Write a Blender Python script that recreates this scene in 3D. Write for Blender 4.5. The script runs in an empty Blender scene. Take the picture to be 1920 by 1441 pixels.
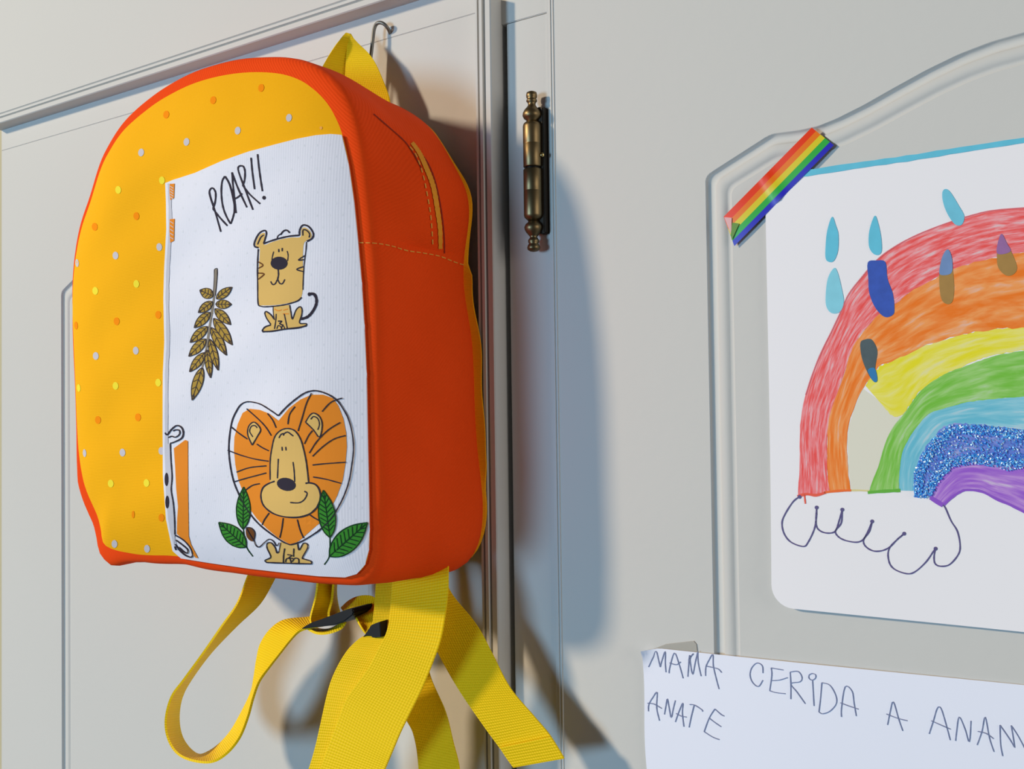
import bpy, bmesh, math, random
import numpy as np
from mathutils import Vector, Matrix
from mathutils.bvhtree import BVHTree
from mathutils.geometry import delaunay_2d_cdt

random.seed(4)
scene = bpy.context.scene
COL = scene.collection

# ------------------------------------------------------------------ camera
FOCAL = 1800.0                                  # in pixels of the 1920 x 1441 frame
YAW, PITCH, ROLL = math.radians(-33.25), math.radians(1.4335), math.radians(-0.758)
fw = np.array([math.sin(YAW)*math.cos(PITCH), math.cos(YAW)*math.cos(PITCH), math.sin(PITCH)])
rt = np.array([math.cos(YAW), -math.sin(YAW), 0.0])
up = np.cross(rt, fw)
rt, up = rt*math.cos(ROLL)+up*math.sin(ROLL), -rt*math.sin(ROLL)+up*math.cos(ROLL)
CAM = np.array([0.0, -0.46737, 0.0])
cd = bpy.data.cameras.new('camera')
cd.sensor_width = 36.0; cd.sensor_fit = 'HORIZONTAL'
cd.lens = FOCAL/1920*36.0
cd.clip_start = 0.01
cam = bpy.data.objects.new('camera', cd); COL.objects.link(cam)
cam.matrix_world = Matrix(((rt[0], up[0], -fw[0], CAM[0]), (rt[1], up[1], -fw[1], CAM[1]),
                           (rt[2], up[2], -fw[2], CAM[2]), (0, 0, 0, 1)))
scene.camera = cam

# ------------------------------------------------------------------ light
world = bpy.data.worlds.new('room_ambience'); scene.world = world
world.use_nodes = True
world.node_tree.nodes['Background'].inputs[0].default_value = (0.95, 1.0, 1.05, 1)
world.node_tree.nodes['Background'].inputs[1].default_value = 0.05

def area(name, direction, dist, size, power, color, target=(-0.42, 0, 0.05)):
    d = Vector(direction).normalized()
    l = bpy.data.lights.new(name, 'AREA'); l.shape = 'DISK'; l.size = size
    l.energy = power; l.color = color
    o = bpy.data.objects.new(name, l); COL.objects.link(o)
    o.location = Vector(target) - d*dist
    o.rotation_euler = d.to_track_quat('-Z', 'Y').to_euler()
    return o
area('warm_ceiling_lamp', (0.86, 1.0, -0.43), 4.5, 0.42, 153.0, (1.0, 0.80, 0.56))
area('window_daylight', (0.36, 1.0, 0.06), 4.0, 1.0, 80.0, (0.42, 0.72, 1.0))
area('side_room_light', (-1.0, 0.16, -0.06), 3.0, 1.6, 22.0, (1.0, 0.93, 0.84))

vs = scene.view_settings
vs.view_transform = 'Standard'; vs.look = 'None'; vs.gamma = 1.0
vs.use_curve_mapping = False
vs.exposure = 0.08

# ------------------------------------------------------------------ pixel rays -> points of the place
def ray(u, v):
    d = rt*(u-960) - up*(v-720.5) + fw*FOCAL
    return d/np.linalg.norm(d)
def at(u, v, Y=0.0):
    r = ray(u, v)
    return CAM + r*((Y-CAM[1])/r[1])

# ------------------------------------------------------------------ materials
def lin(c):
    return tuple((x/12.92 if x <= 0.04045 else ((x+0.055)/1.055)**2.4) for x in [k/255 for k in c]) + (1.0,)
MATS = {}
class NT:
    def __init__(s, name):
        s.m = bpy.data.materials.new(name); s.m.use_nodes = True
        s.t = s.m.node_tree; s.b = s.t.nodes['Principled BSDF']
    def n(s, kind, **kw):
        x = s.t.nodes.new('ShaderNode'+kind)
        for k, v in kw.items(): setattr(x, k, v)
        return x
    def l(s, a, b): s.t.links.new(a, b)
def mat(name, rgb, rough=0.6, spec=0.4, metal=0.0, noise=0.0, nscale=40.0, bump=0.0, bscale=300.0, sheen=0.0, coat=0.0, alpha=1.0, trans=0.0):
    if name in MATS: return MATS[name]
    k = NT(name); b = k.b
    b.inputs['Base Color'].default_value = lin(rgb)
    b.inputs['Roughness'].default_value = rough
    b.inputs['Specular IOR Level'].default_value = spec
    b.inputs['Metallic'].default_value = metal
    b.inputs['Sheen Weight'].default_value = sheen
    b.inputs['Coat Weight'].default_value = coat
    b.inputs['Coat Roughness'].default_value = 0.06
    b.inputs['Alpha'].default_value = alpha
    tc = k.n('TexCoord')
    if noise > 0:
        nz = k.n('TexNoise'); nz.inputs['Scale'].default_value = nscale; nz.inputs['Detail'].default_value = 4
        k.l(tc.outputs['Object'], nz.inputs['Vector'])
        mx = k.n('Mix', data_type='RGBA')
        c = lin(rgb)
        mx.inputs['A'].default_value = tuple(x*(1-noise) for x in c[:3])+(1,)
        mx.inputs['B'].default_value = tuple(min(1, x*(1+noise)) for x in c[:3])+(1,)
        k.l(nz.outputs['Fac'], mx.inputs['Factor']); k.l(mx.outputs['Result'], b.inputs['Base Color'])
    if bump > 0:
        nb = k.n('TexNoise'); nb.inputs['Scale'].default_value = bscale; nb.inputs['Detail'].default_value = 3
        k.l(tc.outputs['Object'], nb.inputs['Vector'])
        bp = k.n('Bump'); bp.inputs['Strength'].default_value = 1.0; bp.inputs['Distance'].default_value = bump
        k.l(nb.outputs['Fac'], bp.inputs['Height']); k.l(bp.outputs['Normal'], b.inputs['Normal'])
    MATS[name] = k.m
    return k.m

def fabric(name, rgb, kind, scale, depth, rough=0.85, soft=0.0006, var=0.05):
    """woven cloth: fine parallel ribs (twill or straight) + soft wrinkles"""
    k = NT(name); b = k.b
    b.inputs['Roughness'].default_value = rough
    b.inputs['Specular IOR Level'].default_value = 0.15
    tc = k.n('TexCoord'); mp = k.n('Mapping')
    mp.inputs['Rotation'].default_value = {'twill': (0, 0.75, 0.5), 'rib': (0, 0, 0), 'plain': (0, 1.57, 0)}[kind]
    k.l(tc.outputs['Object'], mp.inputs['Vector'])
    w = k.n('TexWave'); w.inputs['Scale'].default_value = scale; w.inputs['Distortion'].default_value = 0.4
    w.inputs['Detail'].default_value = 1
    k.l(mp.outputs['Vector'], w.inputs['Vector'])
    n2 = k.n('TexNoise'); n2.inputs['Scale'].default_value = 16; n2.inputs['Detail'].default_value = 2
    k.l(tc.outputs['Object'], n2.inputs['Vector'])
    n3 = k.n('TexNoise'); n3.inputs['Scale'].default_value = 900; n3.inputs['Detail'].default_value = 2
    k.l(tc.outputs['Object'], n3.inputs['Vector'])
    c = lin(rgb); mx = k.n('Mix', data_type='RGBA')
    mx.inputs['A'].default_value = tuple(x*(1-var) for x in c[:3])+(1,)
    mx.inputs['B'].default_value = tuple(min(1, x*(1+var)) for x in c[:3])+(1,)
    k.l(n3.outputs['Fac'], mx.inputs['Factor']); k.l(mx.outputs['Result'], b.inputs['Base Color'])
    b1 = k.n('Bump'); b1.inputs['Distance'].default_value = depth; k.l(w.outputs['Fac'], b1.inputs['Height'])
    b2 = k.n('Bump'); b2.inputs['Distance'].default_value = soft*6; b2.inputs['Strength'].default_value = 0.5
    k.l(n2.outputs['Fac'], b2.inputs['Height']); k.l(b1.outputs['Normal'], b2.inputs['Normal'])
    k.l(b2.outputs['Normal'], b.inputs['Normal'])
    MATS[name] = k.m
    return k.m

def webbing(name, rgb):
    """nylon webbing: u runs across the tape, v along it in tape widths"""
    k = NT(name); b = k.b
    b.inputs['Roughness'].default_value = 0.6; b.inputs['Specular IOR Level'].default_value = 0.22
    tc = k.n('TexCoord'); sx = k.n('SeparateXYZ'); k.l(tc.outputs['UV'], sx.inputs[0])
    def wave(sock, f, ph=0.0):
        m = k.n('Math', operation='MULTIPLY_ADD'); m.inputs[1].default_value = f*math.pi; m.inputs[2].default_value = ph
        k.l(sock, m.inputs[0]); s = k.n('Math', operation='SINE'); k.l(m.outputs[0], s.inputs[0])
        a = k.n('Math', operation='ABSOLUTE'); k.l(s.outputs[0], a.inputs[0]); return a.outputs[0]
    wu = wave(sx.outputs['X'], 22); wv = wave(sx.outputs['Y'], 18)
    ad = k.n('Math', operation='MULTIPLY_ADD'); k.l(wu, ad.inputs[0]); ad.inputs[1].default_value = 0.55; k.l(wv, ad.inputs[2])
    bp = k.n('Bump'); bp.inputs['Distance'].default_value = 0.00030; bp.inputs['Strength'].default_value = 0.7
    k.l(ad.outputs[0], bp.inputs['Height']); k.l(bp.outputs['Normal'], b.inputs['Normal'])
    c = lin(rgb); mx = k.n('Mix', data_type='RGBA')
    mx.inputs['A'].default_value = tuple(x*0.93 for x in c[:3])+(1,); mx.inputs['B'].default_value = tuple(min(1, x*1.06) for x in c[:3])+(1,)
    k.l(ad.outputs[0], mx.inputs['Factor']); k.l(mx.outputs['Result'], b.inputs['Base Color'])
    tr = k.n('BsdfTranslucent'); tr.inputs['Color'].default_value = c
    ms = k.n('MixShader'); ms.inputs[0].default_value = 0.06
    out = k.t.nodes['Material Output']
    k.l(b.outputs[0], ms.inputs[1]); k.l(tr.outputs[0], ms.inputs[2]); k.l(ms.outputs[0], out.inputs['Surface'])
    MATS[name] = k.m
    return k.m

def marker(name, dark, light, paper=(216, 215, 220), su=6.0, sv=90.0, holes=0.0):
    """felt pen laid down in strokes: u along the stroke in metres*10, v across"""
    k = NT(name); b = k.b
    b.inputs['Roughness'].default_value = 0.7; b.inputs['Specular IOR Level'].default_value = 0.2
    tc = k.n('TexCoord'); mp = k.n('Mapping'); mp.inputs['Scale'].default_value = (su, sv, 1)
    k.l(tc.outputs['UV'], mp.inputs['Vector'])
    n = k.n('TexNoise'); n.inputs['Scale'].default_value = 1.0; n.inputs['Detail'].default_value = 3.5; n.inputs['Roughness'].default_value = 0.6
    n.inputs['Distortion'].default_value = 0.3
    k.l(mp.outputs['Vector'], n.inputs['Vector'])
    r = k.n('ValToRGB'); e = r.color_ramp.elements
    e[0].position = 0.36; e[0].color = lin(dark)
    e[1].position = 0.58; e[1].color = lin(light)
    x = e.new(0.47); x.color = tuple((p*0.62+q*0.38) for p, q in zip(lin(dark), lin(light)))
    y = e.new(0.74-holes*0.12); y.color = tuple(p*0.45+q*0.55 for p, q in zip(lin(light), lin(paper)))
    k.l(n.outputs['Fac'], r.inputs['Fac']); k.l(r.outputs['Color'], b.inputs['Base Color'])
    MATS[name] = k.m
    return k.m

def glitter(name):
    k = NT(name); b = k.b
    tc = k.n('TexCoord')
    v = k.n('TexVoronoi'); v.inputs['Scale'].default_value = 1500
    k.l(tc.outputs['Object'], v.inputs['Vector'])
    r = k.n('ValToRGB'); e = r.color_ramp.elements
    e[0].position = 0.0; e[0].color = lin((20, 105, 215)); e[1].position = 1.0; e[1].color = lin((120, 205, 250))
    x = e.new(0.5); x.color = lin((60, 140, 225))
    sp = k.n('SeparateXYZ'); k.l(v.outputs['Color'], sp.inputs[0]); k.l(sp.outputs[0], r.inputs['Fac'])
    k.l(r.outputs['Color'], b.inputs['Base Color'])
    b.inputs['Metallic'].default_value = 0.75; b.inputs['Roughness'].default_value = 0.28
    nm = k.n('NormalMap'); nm.inputs['Strength'].default_value = 0.0
    mx = k.n('Mix', data_type='VECTOR'); mx.inputs['Factor'].default_value = 0.42
    ge = k.n('NewGeometry'); vm = k.n('VectorMath', operation='MULTIPLY_ADD')
    vm.inputs[1].default_value = (2, 2, 2); vm.inputs[2].default_value = (-1, -1, -1)
    k.l(v.outputs['Color'], vm.inputs[0]); k.l(ge.outputs['Normal'], mx.inputs['A']); k.l(vm.outputs[0], mx.inputs['B'])
    nn = k.n('VectorMath', operation='NORMALIZE'); k.l(mx.outputs['Result'], nn.inputs[0]); k.l(nn.outputs[0], b.inputs['Normal'])
    MATS[name] = k.m
    return k.m

PAINT = mat('door_paint', (205, 204, 201), rough=0.6, spec=0.12, noise=0.012, nscale=9, bump=0.00012, bscale=140)
PAINT_EDGE = PAINT
ORANGE = fabric('orange_twill', (242, 72, 7), 'twill', 300, 0.00009)
MUSTARD = fabric('mustard_cotton', (255, 182, 14), 'plain', 330, 0.00008, soft=0.0005, var=0.04)
WHITE_FAB = fabric('white_pocket_cotton', (231, 231, 243), 'rib', 210, 0.00004, soft=0.0004, var=0.02)
YELLOW_WEB = webbing('yellow_webbing', (255, 210, 4))
BACKFAB = fabric('yellow_back_fabric', (245, 165, 15), 'plain', 300, 0.0001)
INK = mat('print_ink', (52, 47, 60), rough=0.8, spec=0.1)
TAN = mat('print_tan', (224, 184, 108), rough=0.85, spec=0.1)
P_OR = mat('print_orange', (234, 140, 45), rough=0.85, spec=0.1)
P_GREEN = mat('print_green', (62, 142, 50), rough=0.85, spec=0.1)
P_DGREEN = mat('print_dark_green', (28, 62, 36), rough=0.85, spec=0.1)
P_BROWN = mat('print_brown', (112, 70, 38), rough=0.85, spec=0.1)
P_OCHRE = mat('print_ochre', (176, 144, 66), rough=0.85, spec=0.1)
P_STEM = mat('print_grey_stem', (140, 130, 118), rough=0.85, spec=0.1)
P_GREY = mat('print_pale_grey', (200, 200, 212), rough=0.85, spec=0.1)
DOT = {'o': mat('dot_orange', (253, 145, 12), rough=0.85, spec=0.1), 'g': mat('dot_grey', (204, 198, 205), rough=0.85, spec=0.1),
       'y': mat('dot_lemon', (248, 228, 62), rough=0.85, spec=0.1), 'p': mat('dot_pink', (252, 180, 90), rough=0.85, spec=0.1)}
THREAD = mat('gold_thread', (226, 160, 60), rough=0.7)
ZIPM = mat('zip_tape', (232, 148, 18), rough=0.7, noise=0.1, nscale=400)
BRASS = mat('antique_brass', (122, 104, 74), rough=0.42, metal=1.0, noise=0.35, nscale=120)
BRASS_B = mat('bright_brass', (205, 180, 120), rough=0.2, metal=1.0)
STEEL = mat('steel_wire', (128, 126, 120), rough=0.5, metal=0.9)
BLACK = mat('black_plastic', (20, 16, 15), rough=0.45, spec=0.25)
PAPER = mat('drawing_paper', (240, 238, 243), rough=0.75, spec=0.2, noise=0.012, nscale=12)
NOTEP = mat('note_paper', (236, 239, 254), rough=0.8, spec=0.2, noise=0.012, nscale=10)
PEN = mat('blue_pen', (118, 128, 165), rough=0.6)
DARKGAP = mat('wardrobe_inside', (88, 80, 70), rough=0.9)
WALLM = mat('plaster_wall', (190, 180, 150), rough=0.9, bump=0.0003, bscale=200)

# ------------------------------------------------------------------ helpers
def link(name, me, mats, parent=None, smooth=False):
    o = bpy.data.objects.new(name, me); COL.objects.link(o)
    for m in (mats if isinstance(mats, (list, tuple)) else [mats]): me.materials.append(m)
    if smooth:
        for p in me.polygons: p.use_smooth = True
    if parent is not None:
        o.parent = parent; o.matrix_parent_inverse = parent.matrix_world.inverted()
    return o
def mesh(name, verts, faces, mats, parent=None, smooth=False, idx=None, uvs=None):
    me = bpy.data.meshes.new(name)
    me.from_pydata([tuple(v) for v in verts], [], faces)
    if idx: me.polygons.foreach_set('material_index', idx)
    if uvs is not None:
        uv = me.uv_layers.new(name='uv')
        for lp in me.loops: uv.data[lp.index].uv = uvs[lp.vertex_index]
    me.update()
    return link(name, me, mats, parent, smooth)
def tag(o, label, cat, group=None, kind=None):
    o['label'] = label; o['category'] = cat
    if group: o['group'] = group
    if kind: o['kind'] = kind
    return o
def empty(name, loc):
    o = bpy.data.objects.new(name, None); COL.objects.link(o); o.location = loc
    o.empty_display_size = 0.02
    o.matrix_world = Matrix.Translation(loc)
    return o
def recalc(o):
    bm = bmesh.new(); bm.from_mesh(o.data); bmesh.ops.recalc_face_normals(bm, faces=bm.faces); bm.to_mesh(o.data); bm.free()
    return o
def box(name, x0, x1, y0, y1, z0, z1, m, parent=None, bev=0.0):
    bm = bmesh.new(); bmesh.ops.create_cube(bm, size=1)
    for v in bm.verts: v.co = Vector(((x0+x1)/2+v.co.x*(x1-x0), (y0+y1)/2+v.co.y*(y1-y0), (z0+z1)/2+v.co.z*(z1-z0)))
    if bev: bmesh.ops.bevel(bm, geom=bm.edges[:], offset=bev, segments=2, affect='EDGES')
    me = bpy.data.meshes.new(name); bm.to_mesh(me); bm.free()
    return link(name, me, m, parent)
def extrude_profile(name, prof, axis, a, b, m, parent=None, smooth=False):
    """closed 2D profile swept straight from a to b. axis Z: prof=(x,y); axis X: prof=(y,z)"""
    n = len(prof); V = []
    for t in (a, b):
        for p in prof: V.append((p[0], p[1], t) if axis == 'Z' else (t, p[0], p[1]))
    F = [(i, (i+1) % n, n+(i+1) % n, n+i) for i in range(n)] + [tuple(range(n))[::-1], tuple(range(n, 2*n))]
    return recalc(mesh(name, V, F, m, parent, smooth))
def lathe(name, prof, cx, cy, m, parent=None, seg=28):
    V = []; F = []
    for r, z in prof:
        for k in range(seg):
            a = 2*math.pi*k/seg; V.append((cx+r*math.cos(a), cy+r*math.sin(a), z))
    for i in range(len(prof)-1):
        for k in range(seg):
            F.append((i*seg+k, i*seg+(k+1) % seg, (i+1)*seg+(k+1) % seg, (i+1)*seg+k))
    F.append(tuple(range(seg))[::-1]); F.append(tuple(range((len(prof)-1)*seg, len(prof)*seg)))
    return recalc(mesh(name, V, F, m, parent, True))
def catmull(P, n=6, closed=False):
    P = [np.array(p, float) for p in P]; N = len(P); out = []
    for i in range(N if closed else N-1):
        if closed: a, b, c, d = P[i-1], P[i], P[(i+1) % N], P[(i+2) % N]
        else: a, b, c, d = P[max(i-1, 0)], P[i], P[i+1], P[min(i+2, N-1)]
        for k in range(n):
            t = k/n
            out.append(0.5*((2*b)+(c-a)*t+(2*a-5*b+4*c-d)*t*t+(3*b-a-3*c+d)*t**3))
    if not closed: out.append(P[-1])
    return out
def tube(name, pts, r, m, parent=None, seg=12, n=8):
    P = [Vector(p) for p in catmull(pts, n)]; V = []; F = []
    prev = None
    for i, p in enumerate(P):
        t = (P[min(i+1, len(P)-1)]-P[max(i-1, 0)]).normalized()
        if prev is None: prev = t.orthogonal().normalized()
        prev = (prev - t*prev.dot(t)).normalized(); bn = t.cross(prev)
        for k in range(seg):
            a = 2*math.pi*k/seg; V.append(p+(prev*math.cos(a)+bn*math.sin(a))*r)
    for i in range(len(P)-1):
        for k in range(seg): F.append((i*seg+k, i*seg+(k+1) % seg, (i+1)*seg+(k+1) % seg, (i+1)*seg+k))
    F.append(tuple(range(seg))[::-1]); F.append(tuple(range((len(P)-1)*seg, len(P)*seg)))
    return mesh(name, V, F, m, parent, True)
def resample(P, n, closed=True):
    P = np.array(P)
    if closed: P = np.vstack([P, P[:1]])
    L = np.r_[0, np.cumsum(np.linalg.norm(np.diff(P, axis=0), axis=1))]
    s = np.linspace(0, L[-1], n+1)[:-1] if closed else np.linspace(0, L[-1], n)
    return np.stack([np.interp(s, L, P[:, k]) for k in range(P.shape[1])], 1)
def inside(P, q):
    """points q in polygon P (2D), vectorised"""
    x, y = q[:, 0], q[:, 1]; r = np.zeros(len(q), bool); n = len(P)
    for i in range(n):
        x0, y0 = P[i]; x1, y1 = P[i-1]
        c = ((y0 > y) != (y1 > y))
        with np.errstate(divide='ignore', invalid='ignore'):
            r ^= c & (x < (x1-x0)*(y-y0)/(y1-y0)+x0)
    return r
def edge_dist(P, q):
    d = np.full(len(q), 1e9); n = len(P)
    for i in range(n):
        a, b = P[i-1], P[i]; ab = b-a
        t = np.clip(((q-a)@ab)/max(ab@ab, 1e-18), 0, 1)
        d = np.minimum(d, np.linalg.norm(q-a-t[:, None]*ab, axis=1))
    return d
def fill2d(P, step):
    """triangulate polygon P with a grid of inner points -> pts, tris"""
    P = np.array([p for p in P], float)
    lo, hi = P.min(0), P.max(0)
    gx, gy = np.meshgrid(np.arange(lo[0], hi[0], step), np.arange(lo[1], hi[1], step))
    q = np.stack([gx.ravel(), gy.ravel()], 1)
    if len(q):
        q = q[inside(P, q)]
        if len(q): q = q[edge_dist(P, q) > step*0.45]
    allp = [Vector(p) for p in P]+[Vector(p) for p in q]
    n = len(P)
    r = delaunay_2d_cdt(allp, [], [list(range(n))], 1, 1e-9)
    return [np.array(v) for v in r[0]], [tuple(f) for f in r[2]]

# ================================================================== THE WARDROBE
def miter_offset(P, d):
    n = len(P); out = []
    for i in range(n):
        a, b, c = P[i-1], P[i], P[(i+1) % n]
        t0 = (b-a)/np.linalg.norm(b-a); t1 = (c-b)/np.linalg.norm(c-b)
        n0 = np.array([-t0[1], t0[0]]); n1 = np.array([-t1[1], t1[0]])
        m = n0+n1; m = m/(m@m)*2 if (m@m) > 1e-9 else n0
        out.append(b+m*d)
    return out
def soften(P, r=0.007, it=2):
    Q = []; n = len(P)
    for i in range(n):
        a, b = P[i], P[(i+1) % n]; L = np.linalg.norm(b-a); k = min(r, L/2.6)
        Q += [a, a+(b-a)*(k/L), b-(b-a)*(k/L)]
    for _ in range(it):
        R = []
        for i in range(len(Q)):
            a, b = Q[i], Q[(i+1) % len(Q)]; R += [a*0.75+b*0.25, a*0.25+b*0.75]
        Q = R
    return Q
GROOVE = [(0, 0), (0.0004, 0.0009), (0.0012, 0.0020), (0.0026, 0.0025), (0.0042, 0.0022), (0.0052, 0.0014), (0.0057, 0.0003), (0.0060, 0),
          (0.0108, 0), (0.0112, 0.0005), (0.0135, 0.0006), (0.0139, 0)]
def panel_door(name, x0, x1, z0, z1, yf, path):
    """slab door with a routed arched panel outline. path: closed (x,z), clockwise seen from -Y so that miter is inward"""
    bm = bmesh.new(); rings = []
    for o, d in GROOVE:
        rings.append([bm.verts.new((p[0], yf+d, p[1])) for p in soften(miter_offset(path, o))])
    n = len(rings[0])
    for a, b in zip(rings[:-1], rings[1:]):
        for i in range(n):
            bm.faces.new((a[i], a[(i+1) % n], b[(i+1) % n], b[i])).smooth = True
    cor = [bm.verts.new((x, yf, z)) for x, z in ((x0, z0), (x1, z0), (x1, z1), (x0, z1))]
    bck = [bm.verts.new((x, yf+0.018, z)) for x, z in ((x0, z0), (x1, z0), (x1, z1), (x0, z1))]
    ce = [bm.edges.new((cor[i], cor[(i+1) % 4])) for i in range(4)]
    re = [bm.edges.get((rings[0][i], rings[0][(i+1) % n])) for i in range(n)]
    bmesh.ops.triangle_fill(bm, edges=ce+re, use_beauty=True)
    ie = [bm.edges.get((rings[-1][i], rings[-1][(i+1) % n])) for i in range(n)]
    bmesh.ops.triangle_fill(bm, edges=ie, use_beauty=True)
    for i in range(4): bm.faces.new((cor[i], cor[(i+1) % 4], bck[(i+1) % 4], bck[i]))
    bm.faces.new(bck)
    bmesh.ops.recalc_face_normals(bm, faces=bm.faces)
    me = bpy.data.meshes.new(name); bm.to_mesh(me); bm.free()
    return link(name, me, PAINT)

half_px = [(1323, 330), (1446, 251), (1500, 244), (1535, 236), (1570, 222), (1620, 197), (1680, 163), (1740, 130), (1800, 101), (1860, 78), (1920, 61)]
hp = [at(u, v)[[0, 2]] for u, v in half_px]
XC = 0.005
hp += [np.array([XC-0.022, hp[-1][1]+0.0026]), np.array([XC-0.007, hp[-1][1]+0.0034])]
XL = hp[0][0]
left = [np.array([XL, -0.62])]+hp
right = [np.array([2*XC-p[0], p[1]]) for p in left[::-1]]
path_r = (left+right)[::-1]           # counter-clockwise in x,z -> +normal points inward
def area2(P): return sum(P[i-1][0]*P[i][1]-P[i][0]*P[i-1][1] for i in range(len(P)))
if area2(path_r) < 0: path_r = path_r[::-1]

SEAM = -0.2790
door2 = panel_door('door_2', SEAM, 2*XC-SEAM, -0.85, 0.40, -0.0005, path_r)
tag(door2, 'pale grey wardrobe door with arched routed panel behind the rainbow drawing', 'door', kind='structure')
for k, xx in enumerate((0.0016, 0.0034)):
    extrude_profile('edge_bead', [(SEAM+xx, -0.0004), (SEAM+xx+0.0003, -0.0010), (SEAM+xx+0.0009, -0.0011), (SEAM+xx+0.0012, -0.0004)], 'Z', -0.84, 0.39, PAINT, door2)

LX0, LX1 = -0.852, -0.3135
cl = (LX0+LX1)/2 - 0.0
sx = abs((-0.760-cl)/(XL-XC))
zl = at(115, 546)[2]; dz = zl-hp[0][1]
path_l = [np.array([cl+(p[0]-XC)*sx, p[1]+dz if p[1] > -0.5 else p[1]]) for p in path_r]
door1 = panel_door('door_1', LX0, LX1, -0.85, 0.2375, 0.0, path_l)
tag(door1, 'pale grey wardrobe door behind the hanging backpack, with a raised closing strip', 'door', kind='structure')
sp = [(-0.3226, 0.0), (-0.3224, -0.0095), (-0.3218, -0.0110), (-0.3204, -0.0110), (-0.3199, -0.0082), (-0.3193, -0.0082), (-0.3188, -0.0114), (-0.3168, -0.0114), (-0.3162, -0.0084), (-0.3156, -0.0084), (-0.3150, -0.0106),
      (-0.3117, -0.0107), (-0.3111, -0.0100), (-0.3111, 0.0085), (-0.3130, 0.0085), (-0.3136, 0.0)]
st = extrude_profile('closing_strip', sp, 'Z', -0.84, 0.2415, PAINT, door1)
st['label'] = 'raised vertical moulding strip along the door edge'

stile = box('trim_1', -0.3075, -0.2794, 0.0008, 0.02, -0.85, 0.2262, PAINT, bev=0.0004)
tag(stile, 'narrow pale grey stile carrying the brass hinge between the two doors', 'trim', kind='structure')
hd_ = box('trim_2', -0.3120, -0.2794, 0.0008, 0.02, 0.2266, 0.42, PAINT, bev=0.0004)
tag(hd_, 'short pale grey rail above the hinge stile', 'trim', kind='structure')
hd = box('trim_3', LX0, -0.3124, -0.0002, 0.02, 0.2377, 0.258, PAINT, bev=0.0003)
tag(hd, 'pale grey head rail above the left wardrobe door', 'trim', kind='structure')
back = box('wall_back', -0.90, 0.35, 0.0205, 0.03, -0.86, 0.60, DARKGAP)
tag(back, 'dark inside of the wardrobe behind the door gap', 'wall', kind='structure')
cp = [(0.0, 0.2560), (-0.0124, 0.2560), (-0.0132, 0.2566), (-0.0132, 0.2598), (-0.0122, 0.2606), (-0.0104, 0.2609), (-0.0104, 0.2615), (-0.0122, 0.2622), (-0.0122, 0.2640), (-0.0106, 0.2643), (-0.0106, 0.2649), (-0.0118, 0.2656), (-0.0118, 0.60), (0.0, 0.60)]
ud = extrude_profile('door_3', cp, 'X', LX0, -0.3125, PAINT)
tag(ud, 'upper cupboard door with a moulded bottom edge over the backpack', 'door', kind='structure')
wl = box('wall_left', -1.3, LX0-0.0015, 0.004, 0.03, -0.86, 0.60, WALLM)
tag(wl, 'sliver of beige plaster wall left of the wardrobe', 'wall', kind='structure')

# ------------------------------------------------------------------ hinge
hx, hy = -0.2865, -0.0060
hinge = empty('door_hinge', (hx, hy, at(1010, 470)[2]))
tag(hinge, 'antique brass barrel hinge with turned finials on the door stile', 'hinge')
SC = 0.0053/70
zt = at(1007, 169, -0.006)[2]; zb = at(1010, 471, -0.006)[2]
def zz(k): return zt+(zb-zt)*(k-118)/(1327-118)
def hprof(L): return [(max(r*SC, 0.0001), zz(k)) for k, r in L]
top_fin = hprof([(118, 2), (120, 22), (128, 38), (148, 42), (165, 40), (177, 32), (183, 40), (194, 41), (204, 31), (222, 28), (240, 40), (258, 56), (280, 68), (302, 71), (322, 62), (338, 42), (350, 40)])
lathe('finial', top_fin, hx, hy, BRASS, hinge)
lathe('upper_knuckle', hprof([(349, 40), (354, 55), (366, 66), (385, 70), (512, 70), (515, 68.6), (518, 70), (686, 70), (692, 66)]), hx, hy, BRASS, hinge)
lathe('knuckle_gap', hprof([(692, 58), (706, 58)]), hx, hy, BLACK, hinge)  # black core painted in for the shaded gap between the knuckles
lathe('lower_knuckle', hprof([(706, 66), (712, 71), (866, 71), (869, 69.4), (872, 71), (1050, 71), (1068, 66), (1082, 52), (1092, 40)]), hx, hy, BRASS, hinge)
lathe('finial', hprof([(1091, 38), (1104, 42), (1120, 60), (1140, 69), (1160, 66), (1182, 54), (1203, 36), (1216, 26), (1228, 34), (1240, 42), (1254, 42), (1264, 35), (1276, 44), (1294, 50), (1310, 46), (1322, 28), (1327, 3)]), hx, hy, BRASS, hinge)
box('hinge_leaf', hx+0.0022, hx+0.0066, -0.0048, 0.0012, zz(1190), zz(240), mat('shaded_hinge_leaf', (52, 44, 36), rough=0.6, metal=0.6), hinge, bev=0.0006)  # leaf sits in shadow; that shade is put into its dark colour
def ball(name, c, r, m, parent, sq=(1, 1, 1)):
    bm = bmesh.new(); bmesh.ops.create_uvsphere(bm, u_segments=16, v_segments=10, radius=r)
    for v in bm.verts: v.co = Vector((v.co.x*sq[0]+c[0], v.co.y*sq[1]+c[1], v.co.z*sq[2]+c[2]))
    me = bpy.data.meshes.new(name); bm.to_mesh(me); bm.free()
    return link(name, me, m, parent, True)
ball('screw_head', (hx+0.0059, -0.0052, zz(608)), 0.0014, BRASS_B, hinge)['label'] = 'small shiny brass screw head'

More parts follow.
